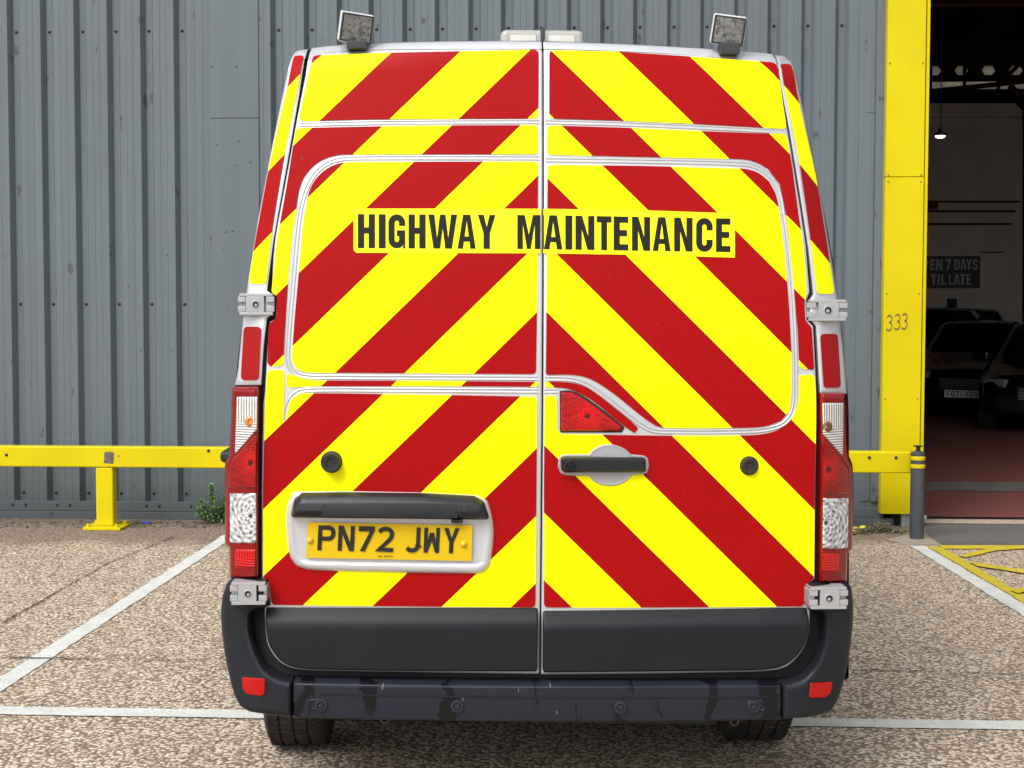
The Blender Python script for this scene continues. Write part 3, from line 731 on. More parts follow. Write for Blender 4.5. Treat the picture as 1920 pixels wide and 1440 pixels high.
panel('bumper_recess', [(450, 1128), (1585, 1132), (1580, 1230), (1545, 1280), (1465, 1300), (550, 1296), (470, 1278), (450, 1230)], M['bumper_black'], bumper, off=-.024, back=.03)
panel('step_ridge', [(600, 1303), (1440, 1308), (1440, 1306), (600, 1301)], M['bumper_black'], bumper, surf=BP, off=.0145, back=-.012, grid=.06)
for uv in ([(453, 1270), (497, 1273), (497, 1299), (491, 1306), (462, 1302), (455, 1293)], [(1520, 1281), (1562, 1279), (1558, 1300), (1549, 1309), (1518, 1309)]):
    c = (sum(p[0] for p in uv)/len(uv), sum(p[1] for p in uv)/len(uv))
    panel('reflector_frame', [(c[0]+(u-c[0])*1.10, c[1]+(v-c[1])*1.14+.8) for u, v in uv], M['black_gap'], bumper, surf=BP, off=.0135, back=0, r=4)
    panel('reflector', uv, M['reflector_red'], bumper, surf=BP, off=.018, back=0, r=4, rings=[(0, .004), (.003, 0)])
for u, v, e in ((597, 1322, -1), (857, 1324, 0), (1163, 1326, 0), (1419, 1325, 1)):
    if e:
        panel('sensor_pocket', fillet([(u-19, v-11), (u+17, v-11), (u+17, v+10), (u-19, v+10)], 10), M['bumper_black'], bumper, surf=BP, off=.0165, back=0, rings=[(0, .004), (.004, .0), (.003, .003)], grid=None)
    q = V(u+(5 if e < 0 else -6 if e > 0 else 0), v, .014, BP); bm = bmesh.new()
    lathe(bm, [(.021, 0), (.020, .005), (.013, .006), (.0115, .001), (.009, .001), (.008, .004), (0, .0045)], q, (0, -1, 0), 24)
    obj('parking_sensor', bm, M['sensor'], bumper)

# ---- wheels, underbody
def wheel(x, y, side):
    r, w = .342, .225
    prof = [(.20, -w*.46), (.27, -w*.5), (.315, -w*.49), (.333, -w*.44), (.339, -w*.36)]
    for gx in (-.24, -.02, .20):
        a = w*gx; prof += [(.342, a-.006), (.334, a-.0045), (.334, a+.0045), (.342, a+.006)]
    prof += [(.339, w*.36), (.333, w*.44), (.315, w*.49), (.27, w*.5), (.20, w*.46)]
    bm = bmesh.new(); lathe(bm, prof, (x, y, r), (1, 0, 0), 72)
    # sipes: thin cross cuts on the tread blocks
    for k in range(72):
        a = 2*math.pi*k/72+.02
        for gx, gl in ((-.34, .045), (.34, .045), (-.13, .03), (.09, .03)):
            c = Matrix.Translation((x, y, r)) @ Matrix.Rotation(a, 4, 'X') @ Matrix.Translation((gx*w, 0, .3405)) @ Matrix.Rotation(.35 if gx > 0 else -.35, 4, 'Z')
            box(bm, (-gl*.5, -.0018, -.004), (gl*.5, .0018, .0032), 0, 1, 1, c)
    t = obj('wheel', bm, [M['tyre'], M['under']], van)
    bm = bmesh.new(); lathe(bm, [(.20, -w*.44), (.19, -.04), (.16, side*.03), (.06, side*.06), (0, side*.06)], (x, y, r), (1, 0, 0), 32)
    lathe(bm, [(.205, w*.45), (.19, .04), (.185, -.05)], (x, y, r), (1, 0, 0), 32)
    obj('rim', bm, M['rim'], t)
for x in (-.84, .84):
    wheel(x, .80, 1 if x > 0 else -1); wheel(x, 4.16, 1 if x > 0 else -1)
bm = bmesh.new()
box(bm, (-.70, .12, .295), (.70, 4.9, .52)); cyl(bm, (-.8, .80, .34), (.8, .80, .34), .05)  # floor box set low to deepen the shade under the van
box(bm, (-.93, .08, .335), (.93, .44, .42)); cyl(bm, (-.3, .5, .33), (-.3, .9, .33), .09)
obj('underbody', bm, M['under'], van)
bm = bmesh.new()
for u, v in ((722, 1350), (1377, 1355)):
    q = VAN.hit(u, v, lambda x, z: .30)
    lathe(bm, [(.013+.004*math.cos(a), .004*math.sin(a)) for a in [k*math.pi/4 for k in range(9)]], (q.x, .30, q.z+.004), (0, -1, 0), 16)
bmesh.ops.remove_doubles(bm, verts=bm.verts[:], dist=1e-5)
split_obj('lashing_eye', bm, mat('dirty_steel', (.12, .115, .11), .6, .5), van)

# ---- roof lamps and light bar
def roofz(x): # roof height at x
    best = min(outline, key=lambda p: abs(p[0]-x)+(5 if p[1] < 2.2 else 0)); return best[1]
def work_lamp(u, v, tilt, yawl):
    q = VAN.hit(u, v, lambda x, z: .16)
    Mx = Matrix.Translation(q) @ Matrix.Rotation(yawl, 4, 'Z') @ Matrix.Rotation(tilt, 4, 'Y') @ Matrix.Rotation(R(15), 4, 'X') @ Matrix.Diagonal((.97, 1, .84, 1))
    bm = bmesh.new()
    s = .057
    box(bm, (-s, -.012, -s), (s, .02, s), .011, 3, 0)
    for k in range(7):
        xx = -s+.008+k*(2*s-.016)/6; box(bm, (xx-.003, .02, -s+.006), (xx+.003, .045, s-.001), 0, 1, 0)
    box(bm, (-s+.008, .018, -s+.006), (s-.008, .040, s-.006), .004, 1, 0)
    bm.transform(Mx); w = obj('work_lamp', bm, M['lamp_case'], van)
    bm = bmesh.new(); box(bm, (-s+.0035, -.0146, -s+.0035), (s-.0035, -.009, s-.0035), .004, 2); bm.transform(Mx); obj('lamp_bezel', bm, M['lamp_case_dark'], w)
    bm = bmesh.new(); box(bm, (-s+.010, -.0155, -s+.010), (s-.010, -.012, s-.010), .002, 2); bm.transform(Mx); obj('lamp_lens', bm, M['lamp_glass'], w)
    bm = bmesh.new()
    for k in range(9):
        i, j = k % 3, k//3; c = Vector(((i-1)*.026, -.0153, (j-1)*.026))
        lathe(bm, [(.0085, -.001), (.0075, .0006), (.003, .0001), (.002, .0006), (0, .0007)], c, (0, -1, 0), 16)
    bm.transform(Mx); obj('led_cup', bm, M['led'], w)
    bm = bmesh.new(); zb = roofz(q.x)-.03
    box(bm, (q.x-.030, .14, zb), (q.x+.034, .19, q.z-s*.84+.006), .004, 2); obj('bracket', bm, M['lamp_case_dark'], w)
work_lamp(668, 53, R(5.5), R(14)); work_lamp(1366, 57, R(7.5), R(-4))
qa = VAN.hit(938, 56, lambda x, z: .62); qb = VAN.hit(1095, 57, lambda x, z: .62)
bm = bmesh.new(); zt = (qa.z+qb.z)/2
box(bm, (qa.x, .60, zt-.16), (qb.x, .78, zt), .022, 4)
lb = obj('light_bar', bm, M['bar_lens'], van)
bm = bmesh.new(); xm = (qa.x+qb.x)/2; box(bm, (xm-.0075, .592, zt-.16), (xm+.0075, .788, zt+.004), .004, 2); obj('centre_strap', bm, M['lamp_case_dark'], lb)
bm = bmesh.new()
for s_ in (-1, 1):
    xa = xm+s_*.022; xb = (qa.x+.035) if s_ < 0 else (qb.x-.035)
    box(bm, (min(xa, xb), .596, zt-.055), (max(xa, xb), .602, zt-.022), .003, 2)
split_obj('reflector_strip', bm, mat('bar_reflector', (.58, .57, .53), .3, .2), lb)

# ================================================================== WAREHOUSE
WYAW = R(-2.9)
g0 = G(960, 979)
WALL = Frame((g0.x, g0.y, 0), WYAW)
def W(u, v, y=0.0): return WALL.hit(u, v, lambda x, z: y)
wh = thing('warehouse', 'grey ribbed metal warehouse with a yellow door post and open doorway', 'warehouse', WALL.o, WYAW)

def cladmat():
    m = mat('grey_cladding', (.14, .16, .175), .5, 0, .4); n = N(m); o = n.obj()
    streak = n.noise(n.mapping(o, (22, 6, .22)), 1.0, 4)
    big = n.noise(o, .7, 3)
    c = n.mix(streak, (.086, .110, .127), (.140, .170, .188))
    c = n.mix(n.math('MULTIPLY', n.ramp(big, [(.4, 0), (.7, 1)]), .35), c, (.090, .103, .118))
    z = n.sep(o)[2]
    dirt = n.math('MULTIPLY', n.ramp(n.math('ADD', n.math('MULTIPLY', z, .9), n.math('MULTIPLY', n.noise(o, 5, 5), .5)), [(.35, 1), (.85, 0)]), .45)
    c = n.mix(dirt, c, (.075, .076, .078))
    # paint chips and pin holes
    chip = n.ramp(n.noise(n.mapping(o, (1.2, 1, .6)), 9.0, 5, .6), [(.655, 0), (.67, 1)])
    c = n.mix(n.math('MULTIPLY', chip, .8), c, (.055, .058, .068))
    pin = n.ramp(n.voro(n.mapping(o, (1, 0, 1)), 5.5), [(.012, 1), (.022, 0)])
    c = n.mix(n.math('MULTIPLY', pin, .85), c, (.03, .032, .036))
    n.base(c); n.bump(n.noise(n.mapping(o, (3, 1, 1.2)), 3, 2), .12, .02)
    return m
M['clad'] = cladmat(); M['flash'] = M['clad']
def solid(name, c, rough=.6, var=.2, scale=3.0, metal=0.0, spec=.4):
    m = mat(name, c, rough, metal, spec); n = N(m); o = n.obj()
    f = n.noise(o, scale, 5, .6)
    n.base(n.mix(n.ramp(f, [(.3, 0), (.75, 1)]), tuple(v*(1-var) for v in c), tuple(min(1, v*(1+var)) for v in c))); return m
M['dark_screw'] = mat('screw_head', (.02, .022, .025), .4, .3)
def yellowmat(name, dirt=.35):
    m = mat(name, (.6, .5, .0), .42, 0, .2); n = N(m); o = n.obj()
    c = n.mix(n.ramp(n.noise(o, 2.2, 5), [(.35, 0), (.75, 1)]), (.62, .51, .0), (.55, .445, .002))
    d = n.ramp(n.noise(n.mapping(o, (1.5, 1.5, .8)), 14, 5, .65), [(.66, 0), (.72, 1)])
    c = n.mix(n.math('MULTIPLY', d, dirt*.7), c, (.30, .22, .04)); n.base(c); return m
M['yellow'] = yellowmat('yellow_gloss_paint'); M['yellow_post'] = yellowmat('yellow_post_paint', .15)

ZTOP = 11.2
leftu = [(21+61.8*k) for k in range(-9, 6)]
xsL = [W(u, 570).x for u in leftu]
rightu = [506.5, 569.5, 631, 691, 754, 815, 878, 939, 1001, 1063, 1125.5, 1187, 1250.7, 1313, 1376.7, 1439, 1502.7, 1566.7]
xsR = [W(u, 35).x for u in rightu]
zb = W(300, 941).z
def profile(xs, xend):
    P = []
    pitch = (xs[-1]-xs[0])/(len(xs)-1)
    P.append((xs[0]-.15, 0))
    for x in xs:
        P += [(x, 0), (x+.030, .05), (x+.076, .05), (x+.100, 0)]
    P[-1] = (xs[-1]+.100, 0); P.append((xend, 0)); return P
bm = bmesh.new()
xf0, xf1 = W(396, 500).x, W(485, 100).x
x_end = W(1652, 500).x
for P in (profile(xsL, xf0+.02), profile(xsR, x_end)):
    out = []
    for (x, y), (x2, y2) in zip(P, P[1:]+[P[-1]]):
        out.append((x, y))
        if y == 0 and y2 == 0 and x2-x > .1:                 # shallow stiffening swages on the broad flats
            L_ = x2-x
            for f_ in (.30, .62):
                out += [(x+L_*f_, 0), (x+L_*f_+.004, .0018), (x+L_*f_+.010, .0018), (x+L_*f_+.014, 0)]
    lo = [bm.verts.new((x, y, zb)) for x, y in out]; hi = [bm.verts.new((x, y, ZTOP)) for x, y in out]
    for i in range(len(out)-1): bm.faces.new((lo[i], lo[i+1], hi[i+1], hi[i]))
for xs in (xsL, xsR):
    for x in xs:
        for vrow in (50, 571, 932, -480):
            z = W(960, vrow).z; lathe(bm, [(.013, 0), (.012, .004), (.007, .006), (.006, .011), (0, .012)], (x+.054, .05, z), (0, -1, 0), 10, 1)
rr = random.Random(3)
for xs in (xsL, xsR):
    for x in xs:
        for vrow in (478, 655, 815):
            if rr.random() < .45:
                lathe(bm, [(.009, 0), (.007, .004), (0, .005)], (x-.02-rr.random()*.06, 0, W(960, vrow+rr.uniform(-3, 3)).z), (0, -1, 0), 8, 0)
cl = obj('wall_cladding', bm, [M['clad'], M['dark_screw']], wh, 20)
# flat cover panel beside the van, its edge reveal, and the lap joint
bm = bmesh.new(); zj = W(440, 222).z
box(bm, (xf0, -.012, zb+.001), (xf1, .03, zj-.002), .003, 1); box(bm, (xf0, -.010, zj+.002), (xf1, .03, ZTOP), .003, 1)
x2 = W(507, 100).x-.012
box(bm, (xf1+.004, .018, zb+.001), (xsR[0]-.005, .05, ZTOP-.01)); box(bm, (x2-.03, .006, zb+.002), (x2-.022, .02, ZTOP-.02))
for u, v in ((408, 272), (450, 265), (398, 125), (444, 125), (441, 310), (470, 305), (425, 435), (437, 434)):
    q = W(u, v); lathe(bm, [(.006, 0), (.004, .003), (0, .004)], (q.x, -.012, q.z), (0, -1, 0), 8, 1)
obj('cover_panel', bm, [M['clad'], M['dark_screw']], wh)
# corner trim beside the post
xp0 = W(1650, 500).x; bm = bmesh.new(); xt = W(1617, 600).x; zj2 = W(1640, 211).z
box(bm, (xt, -.006, zb+.05), (xp0-.055, .03, zj2-.002), .002, 1); box(bm, (xt, -.004, zj2+.002), (xp0-.055, .03, ZTOP), .002, 1)
box(bm, (xp0-.05, -.02, zb+.05), (xp0+.05, .03, ZTOP), .002, 1)
split_obj('corner_trim', bm, M['clad'], wh)
# base flashing, in two steps, with its screws
zf0 = W(200, 972.5).z; zf1 = W(200, 958).z
bm = bmesh.new(); xl = xsL[0]-.15
box(bm, (xl, -.018, zf1+.001), (xp0+.05, .05, zb+.0005), .004, 2); box(bm, (xl, -.034, zf0), (xp0+.12, .05, zf1-.001), .006, 2)
k = 0; x = xl+.05
while x < xp0:
    lathe(bm, [(.012, 0), (.010, .004), (0, .007)], (x, -.018, (zb*.35+zf1*.65)+.018), (0, -1, 0), 8, 1); x += .25 if k % 2 else .10; k += 1
obj('base_flashing', bm, [M['clad'], M['dark_screw']], wh)
# yellow door post (front sheet, return lip, joints and rivets)
xpa = W(1651, 600).x; xpb = W(1722.5, 600).x; zpb = W(1690, 960.5).z; zpj = W(1690, 334).z
bm = bmesh.new()
box(bm, (xpa, -.10, zpb), (xpb, .06, zpj-.0025), .004, 2); box(bm, (xpa+.002, -.097, zpj+.0025), (xpb-.001, .06, ZTOP), .004, 2)
box(bm, (xpb+.008, -.085, zpb+.10), (xpb+.032, .10, ZTOP), .004, 2); box(bm, (xpb-.01, -.06, zpb+.10), (xpb+.02, .10, ZTOP))
for u in (1656, 1722):
    for v in (118, 328, 341, 551, 748, 120-420):
        q = W(u, v, -.10); x_ = xpa+.022 if u < 1690 else xpb-.022
        lathe(bm, [(.007, 0), (.006, .003), (0, .004)], (x_, -.10, q.z), (0, -1, 0), 10, 1)
post = obj('door_post', bm, [M['yellow_post'], solid('rivet', (.25, .19, .02))], wh)
# the number chalked on the post by hand
bm = bmesh.new()
three = arc(.35, .75, .38, .22, 150, -80, 10)+arc(.32, .27, .45, .26, 80, -140, 12)
for i, (u0, v0) in enumerate(((1662, 591), (1677, 589), (1690.5, 588))):
    for poly in stroke(three, .13):
        vs = []
        for x, y in poly:
            q = W(u0+13*x+1.5*y, v0+29*(1-y), -.1012); vs.append(bm.verts.new(q))
        bm.faces.new(vs)
face_to(bm, bm.faces, Vector((0, -1, 0)))
obj('handwritten_number', bm, mat('marker_ink', (.16, .12, .02), .6), post)
# galvanised foot under the post
bm = bmesh.new(); q = W(1694, 1007, -.02)
box(bm, (W(1687, 980).x, -.05, .0), (W(1703, 980).x, .12, zpb+.01), .003, 1); box(bm, (W(1728, 980).x, -.03, .05), (W(1736, 980).x, .12, zpb-.02), .003, 1)
split_obj('post_foot', bm, solid('galvanised_steel', (.36, .39, .41), .5, .2, 30, .3), wh)

# shell of the building: plinth, side walls, roof, front right of the doorway
M['inner_white'] = solid('dusty_painted_block', (.62, .58, .54), .8, .12, 1.5)
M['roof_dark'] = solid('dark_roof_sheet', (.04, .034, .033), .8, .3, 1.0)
M['steel_red'] = solid('red_oxide_steel', (.07, .022, .022), .6, .3, 6.0)
X0, X1, D = xl-.5, 19.0, 34.0
xo1 = xpb+9.0  # doorway widened out of view, lintel raised, to brighten the interior
bm = bmesh.new(); box(bm, (X0, .06, .14), (xp0+.1, .30, ZTOP-.01)); box(bm, (X0, .31, .0), (xp0+.1, .45, .3)); box(bm, (xpb+.02-.17, .105, .0), (xpb+.01, .45, ZTOP-.02))
box(bm, (xo1, .0, 0), (X1, .3, ZTOP-.01)); box(bm, (xpb+.04, .02, 6.2), (xo1-.002, .3, ZTOP-.012))
split_obj('front_wall', bm, M['clad'], wh)
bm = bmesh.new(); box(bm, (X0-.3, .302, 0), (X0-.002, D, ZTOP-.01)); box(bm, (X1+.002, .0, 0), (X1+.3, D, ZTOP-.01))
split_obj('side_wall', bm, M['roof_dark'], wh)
bm = bmesh.new(); zc0, zc1 = WALL.hit(1830, 167, lambda x, z: D).z, WALL.hit(1830, 120, lambda x, z: D).z
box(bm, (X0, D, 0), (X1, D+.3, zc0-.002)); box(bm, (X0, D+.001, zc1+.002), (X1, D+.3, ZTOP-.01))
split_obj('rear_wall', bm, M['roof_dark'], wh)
bm = bmesh.new(); box(bm, (X0-.3, .002, ZTOP), (X1+.3, D+.3, ZTOP+.15)); obj('roof', bm, M['roof_dark'], wh)
def pane_mat():
    m = mat('dirty_rooflight', (.3, .29, .25), .6); n = N(m); n.b.inputs['Transmission Weight'].default_value = 0.0
    tr_ = n.new('ShaderNodeBsdfTranslucent'); mx = n.new('ShaderNodeMixShader'); o = n.obj()
    c = n.mix(n.ramp(n.noise(o, 2.5, 5, .7), [(.35, 0), (.7, 1)]), (.55, .53, .46), (.85, .83, .74)); n.L.new(c, tr_.inputs[0])
    mx.inputs[0].default_value = .8; out = m.node_tree.nodes['Material Output']
    n.L.new(n.b.outputs[0], mx.inputs[1]); n.L.new(tr_.outputs[0], mx.inputs[2]); n.L.new(mx.outputs[0], out.inputs[0]); return m
PM = pane_mat()
px0 = 6.0
for k in range(12):
    bm = bmesh.new(); box(bm, (px0+k*1.02, D+.10, zc0+.01), (px0+k*1.02+.93, D+.11, zc1-.01)); obj('clerestory_pane', bm, PM, wh)
bm = bmesh.new(); box(bm, (X0, D+.05, zc0), (px0-.05, D+.2, zc1)); box(bm, (px0+12*1.02, D+.05, zc0), (X1, D+.2, zc1))
for k in range(12): box(bm, (px0+k*1.02-.085, D+.02, zc0), (px0+k*1.02-.005, D+.14, zc1))
split_obj('clerestory_frame', bm, M['roof_dark'], wh)
# castellated beam with hexagonal openings in front of the clerestory
YB = D-1.2
zh = WALL.hit(1850, 132, lambda x, z: YB).z; zlo = WALL.hit(1850, 149, lambda x, z: YB).z; zhi = WALL.hit(1850, 84, lambda x, z: YB).z
cx0 = WALL.hit(1803, 130, lambda x, z: YB).x; dxh = WALL.hit(1854, 130, lambda x, z: YB).x-cx0
hexes = []
for k in range(-3, 8):
    c = cx0+k*dxh; hexes.append([(c-.2, zh), (c-.11, zh+.14), (c+.11, zh+.14), (c+.2, zh), (c+.11, zh-.13), (c-.11, zh-.13)])
bm = bmesh.new(); fill_xz(bm, [(X0+.01, zlo), (X1-.01, zlo), (X1-.01, zhi), (X0+.01, zhi)], hexes)
for v in bm.verts: v.co.y = YB
ex = bmesh.ops.extrude_face_region(bm, geom=bm.faces[:])
for v in ex['geom']:
    if isinstance(v, bmesh.types.BMVert): v.co.y += .05
box(bm, (X0+.01, YB-.1, zlo-.04), (X1-.01, YB+.15, zlo-.001)); box(bm, (X0+.01, YB-.1, zhi+.001), (X1-.01, YB+.15, zhi+.05))
obj('castellated_beam', bm, M['steel_red'], wh)
def wbeam(bm, ua, va, ub, vb, y, r):
    a = WALL.hit(ua, va, lambda x, z: y); b = WALL.hit(ub, vb, lambda x, z: y); cyl(bm, a, b, r, None, 6)
bm = bmesh.new()
wbeam(bm, 1700, 176, 2100, 134, 22, .06); wbeam(bm, 1870, 87, 2050, 120, 24, .07); wbeam(bm, 1730, 90, 1875, 88, 24, .05)
wbeam(bm, 1893, 160, 1935, 205, 19.5, .07); wbeam(bm, 1730, 8, 2100, 6, 12, .05); wbeam(bm, 1880, 152, 1960, 70, 21, .05)
wbeam(bm, 1790, 173, 1862, 171, 20.0, .04)
split_obj('roof_truss', bm, M['steel_red'], wh)
# partition wall inside with its chamfered corner; pipes and conduit on it
YP = 19.4
part = [WALL.hit(u, v, lambda x, z: YP) for u, v in ((1300, 195), (1902, 193), (1917, 207), (1917, 700))]
bm = bmesh.new(); pts = [(p.x, max(p.z, 0)) for p in part]; pts[-1] = (pts[-1][0], 0.0); pts.append((pts[0][0], 0.0))
fill_xz(bm, pts)
for v in bm.verts: v.co.y = YP
ex = bmesh.ops.extrude_face_region(bm, geom=bm.faces[:])
for v in ex['geom']:
    if isinstance(v, bmesh.types.BMVert): v.co.y += .2
bmesh.ops.recalc_face_normals(bm, faces=bm.faces[:])
obj('partition_wall', bm, M['inner_white'], wh)
bm = bmesh.new()
for ua, ub, v in ((1700, 1912, 378), (1700, 1904, 396), (1700, 1896, 420)):
    a = WALL.hit(ua, v, lambda x, z: YP-.04); b = WALL.hit(ub, v, lambda x, z: YP-.04); cyl(bm, a, b, .022, None, 8)
for u0, v0, u1, v1 in ((1740, 377, 1757, 392), (1775, 560, 1792, 580), (1838, 472, 1880, 474)):
    a = WALL.hit(u0, v1, lambda x, z: YP); b = WALL.hit(u1, v0, lambda x, z: YP); box(bm, (a.x, YP-.12, a.z), (b.x, YP-.001, b.z), .01)
a = WALL.hit(1700, 220, lambda x, z: YP-.01); b = WALL.hit(1916, 220, lambda x, z: YP-.01); box(bm, (a.x, YP-.012, a.z-.01), (b.x, YP-.001, b.z+.01))
split_obj('wall_conduit', bm, M['roof_dark'], wh)

# sign on the partition
sg = thing('wall_sign', 'black sign with white opening hours on the dim wall inside the doorway', 'sign', WALL.w((0, 0, 0)), WYAW)
sa = WALL.hit(1702, 540, lambda x, z: YP-.03); sb = WALL.hit(1838, 480, lambda x, z: YP-.03)
bm = bmesh.new(); box(bm, (sa.x, YP-.05, sa.z), (sb.x, YP-.001, sb.z), .004); obj('board', bm, mat('sign_black', (.018, .018, .025), .5), sg)
bm = bmesh.new()
def signline(items, v0, v1):
    for ch, u0, u1 in items:
        lay(bm, BOLD[ch], lambda x, y: WALL.hit(u0+(u1-u0)*x, v1+(v0-v1)*y, lambda a, b: YP-.055))
signline([('O', 1709, 1721), ('P', 1724, 1741), ('E', 1744, 1753), ('N', 1755, 1767), ('7', 1773, 1783), ('D', 1789, 1800), ('A', 1801, 1812), ('Y', 1812, 1822), ('S', 1823, 1833.5)], 486, 506)
signline([("'", 1732, 1738), ('T', 1745, 1756), ('I', 1758, 1762), ('L', 1765, 1774), ('L', 1779, 1788), ('A', 1788, 1800), ('T', 1800, 1810), ('E', 1812, 1820)], 514, 534)
face_to(bm, bm.faces, Vector((0, -1, 0)))
obj('sign_lettering', bm, mat('sign_white', (.5, .5, .5), .6), sg)

# pendant lamp
YL = 8.0
q = WALL.hit(1763, 253, lambda x, z: YL); pw = WALL.w(q)
pd = thing('pendant_lamp', 'small lit pendant lamp hanging on a thin wire inside the doorway', 'lamp', (pw.x, pw.y, pw.z))
bm = bmesh.new(); lathe(bm, [(0, .10), (.02, .10), (.03, .05), (.075, .02), (.082, 0), (.078, -.012), (.066, -.014)], (0, 0, 0), (0, 0, 1), 28); obj('lamp_shade', bm, M['lamp_case_dark'], pd)
em = mat('lamp_glow', (1, 1, .95), .4); nb = em.node_tree.nodes['Principled BSDF']; nb.inputs['Emission Color'].default_value = (1, .98, .92, 1); nb.inputs['Emission Strength'].default_value = 6
bm = bmesh.new(); lathe(bm, [(.065, -.010), (.055, -.030), (.03, -.038), (0, -.04)], (0, 0, 0), (0, 0, 1), 24); obj('bulb', bm, em, pd)
bm = bmesh.new(); cyl(bm, (0, 0, .1), (0, 0, ZTOP-pw.z), .006, None, 6); obj('wire', bm, M['rubber'], pd)

# ================================================================== GROUND
def groundmat():
    m = mat('exposed_aggregate', rough=.85, spec=.25); n = N(m); o = n.gen()
    w = n.new('ShaderNodeVectorMath', operation='ADD'); n.L.new(o, w.inputs[0])
    nz = n.new('ShaderNodeVectorMath', operation='SCALE'); n.L.new(n.noise(o, 60, 2, .5, 'Color'), nz.inputs[0]); nz.inputs['Scale'].default_value = .012; n.L.new(nz.outputs[0], w.inputs[1])
    v1 = n.voro(w.outputs[0], 64, 'Color'); d1 = n.voro(w.outputs[0], 64)
    r = n.sep(v1)[0]; g = n.sep(v1)[1]
    stone = n.ramp(r, [(0, (.15, .095, .06)), (.10, (.33, .24, .16)), (.42, (.62, .50, .375)), (.75, (.73, .61, .475)), (.93, (.79, .705, .59)), (1, (.86, .81, .71))])
    gap = n.ramp(d1, [(.44, 0), (.66, 1)])
    c = n.mix(n.math('MULTIPLY', gap, .9), stone, (.065, .046, .031))
    pit = n.ramp(g, [(.88, 0), (.9, 1)]); c = n.mix(n.math('MULTIPLY', pit, .8), c, (.07, .055, .045))
    fine = n.noise(o, 260, 2); c = n.mix(.2, c, n.mix(fine, (.12, .09, .06), (.68, .56, .42)))
    st = n.ramp(n.noise(o, 1.1, 5, .6), [(.36, 0), (.68, 1)]); c = n.mix(n.math('MULTIPLY', st, .12), c, (.34, .26, .185))
    x, y, z = n.sep(o)
    # dirt gathered along the foot of the wall
    dd = n.math('ADD', y, n.math('MULTIPLY', n.noise(o, 2.5, 5, .65), 1.1))
    dirt = n.ramp(n.math('SUBTRACT', dd, 9.6), [(.6, 0), (1.0, .65)])
    c = n.mix(dirt, c, n.mix(n.noise(o, 35, 3), (.07, .045, .034), (.17, .125, .095)))
    oil = n.ramp(n.noise(n.mapping(o, (1, 1, 1), (7.1, 2.2, 0)), 1.7, 5, .65), [(.62, 0), (.74, .45)]); c = n.mix(oil, c, (.085, .065, .05))
    rust = n.ramp(n.noise(n.mapping(o, (1, 1, 1), (3.3, 1.7, 0)), 6, 4, .6), [(.68, 0), (.76, .35)]); c = n.mix(rust, c, (.26, .15, .06))
    n.base(c); n.bump(n.math('SUBTRACT', 1.0, gap), .5, .006)
    return m
M['ground'] = groundmat()
bm = bmesh.new()
vs = [bm.verts.new(p) for p in ((-150, -150, 0), (150, -150, 0), (150, 200, 0), (-150, 200, 0))]; bm.faces.new(vs)
struct('ground', bm, M['ground'])
def markmat(name, c, thr=.62, dark=(.20, .16, .125)):
    m = mat(name, c, .7, 0, .3); n = N(m); o = n.gen()
    sp = n.ramp(n.noise(o, 70, 3, .6), [(thr, 0), (thr+.05, 1)])
    b = n.mix(n.ramp(n.noise(o, 9, 4), [(.3, 0), (.7, 1)]), c, tuple(v*.82 for v in c))
    wear = n.ramp(n.noise(o, 3.0, 4, .6), [(.45, .25), (.75, .9)])
    n.base(n.mix(n.math('MULTIPLY', sp, wear), b, dark)); n.bump(n.voro(o, 75), .35, .004); return m
M['white_line'] = markmat('worn_white_paint', (.615, .63, .60), .57, (.26, .20, .145))
M['yellow_line'] = markmat('worn_yellow_paint', (.56, .45, .03), .56, (.26, .20, .13))
def gpoly(name, uvs, m, z=.004, jitter=0.0, step=.06):
    pts = [G(u, v) if not isinstance(u, Vector) else u for u, v in uvs]
    return gworld(name, pts, m, z, jitter, step)
def gworld(name, pts, m, z=.004, jitter=0.0, step=.06, kind='structure'):
    rnd = random.Random(len(name)+int(abs(pts[0].x)*100)); out = []
    for a, b in zip(pts, pts[1:]+pts[:1]):
        n = max(1, min(120, int((b-a).length/step))) if jitter else 1
        for k in range(n):
            p = a.lerp(b, k/n); out.append(Vector((p.x+rnd.uniform(-1, 1)*jitter, p.y+rnd.uniform(-1, 1)*jitter, z)))
    bm = bmesh.new(); f = bm.faces.new([bm.verts.new(p) for p in out]); f.normal_update()
    if f.normal.z < 0: f.normal_flip()
    return struct(name, bm, m)
def ext(a, b, t): return a+(b-a)*t
# white bay lines
a0, a1 = G(0, 1271), G(417, 1005); b0, b1 = G(0, 1299), G(417, 1022)
gworld('bay_line', [ext(a0, a1, -1.0), ext(a0, a1, 1.12), ext(b0, b1, 1.12), ext(b0, b1, -1.0)], M['white_line'], .004, .005)
a0, a1 = G(0, 1326.5), G(1920, 1354); b0, b1 = G(0, 1341.5), G(1920, 1370)
gworld('bay_line', [ext(a0, a1, -1), ext(a0, a1, 2), ext(b0, b1, 2), ext(b0, b1, -1)], M['white_line'], .005, .004)
a0, a1 = G(1733, 1024), G(1920, 1134); b0, b1 = G(1706, 1024), G(1915, 1154)
gworld('bay_line', [a0, ext(a0, a1, 2.5), ext(b0, b1, 2.5), b0], M['white_line'], .0045, .005)
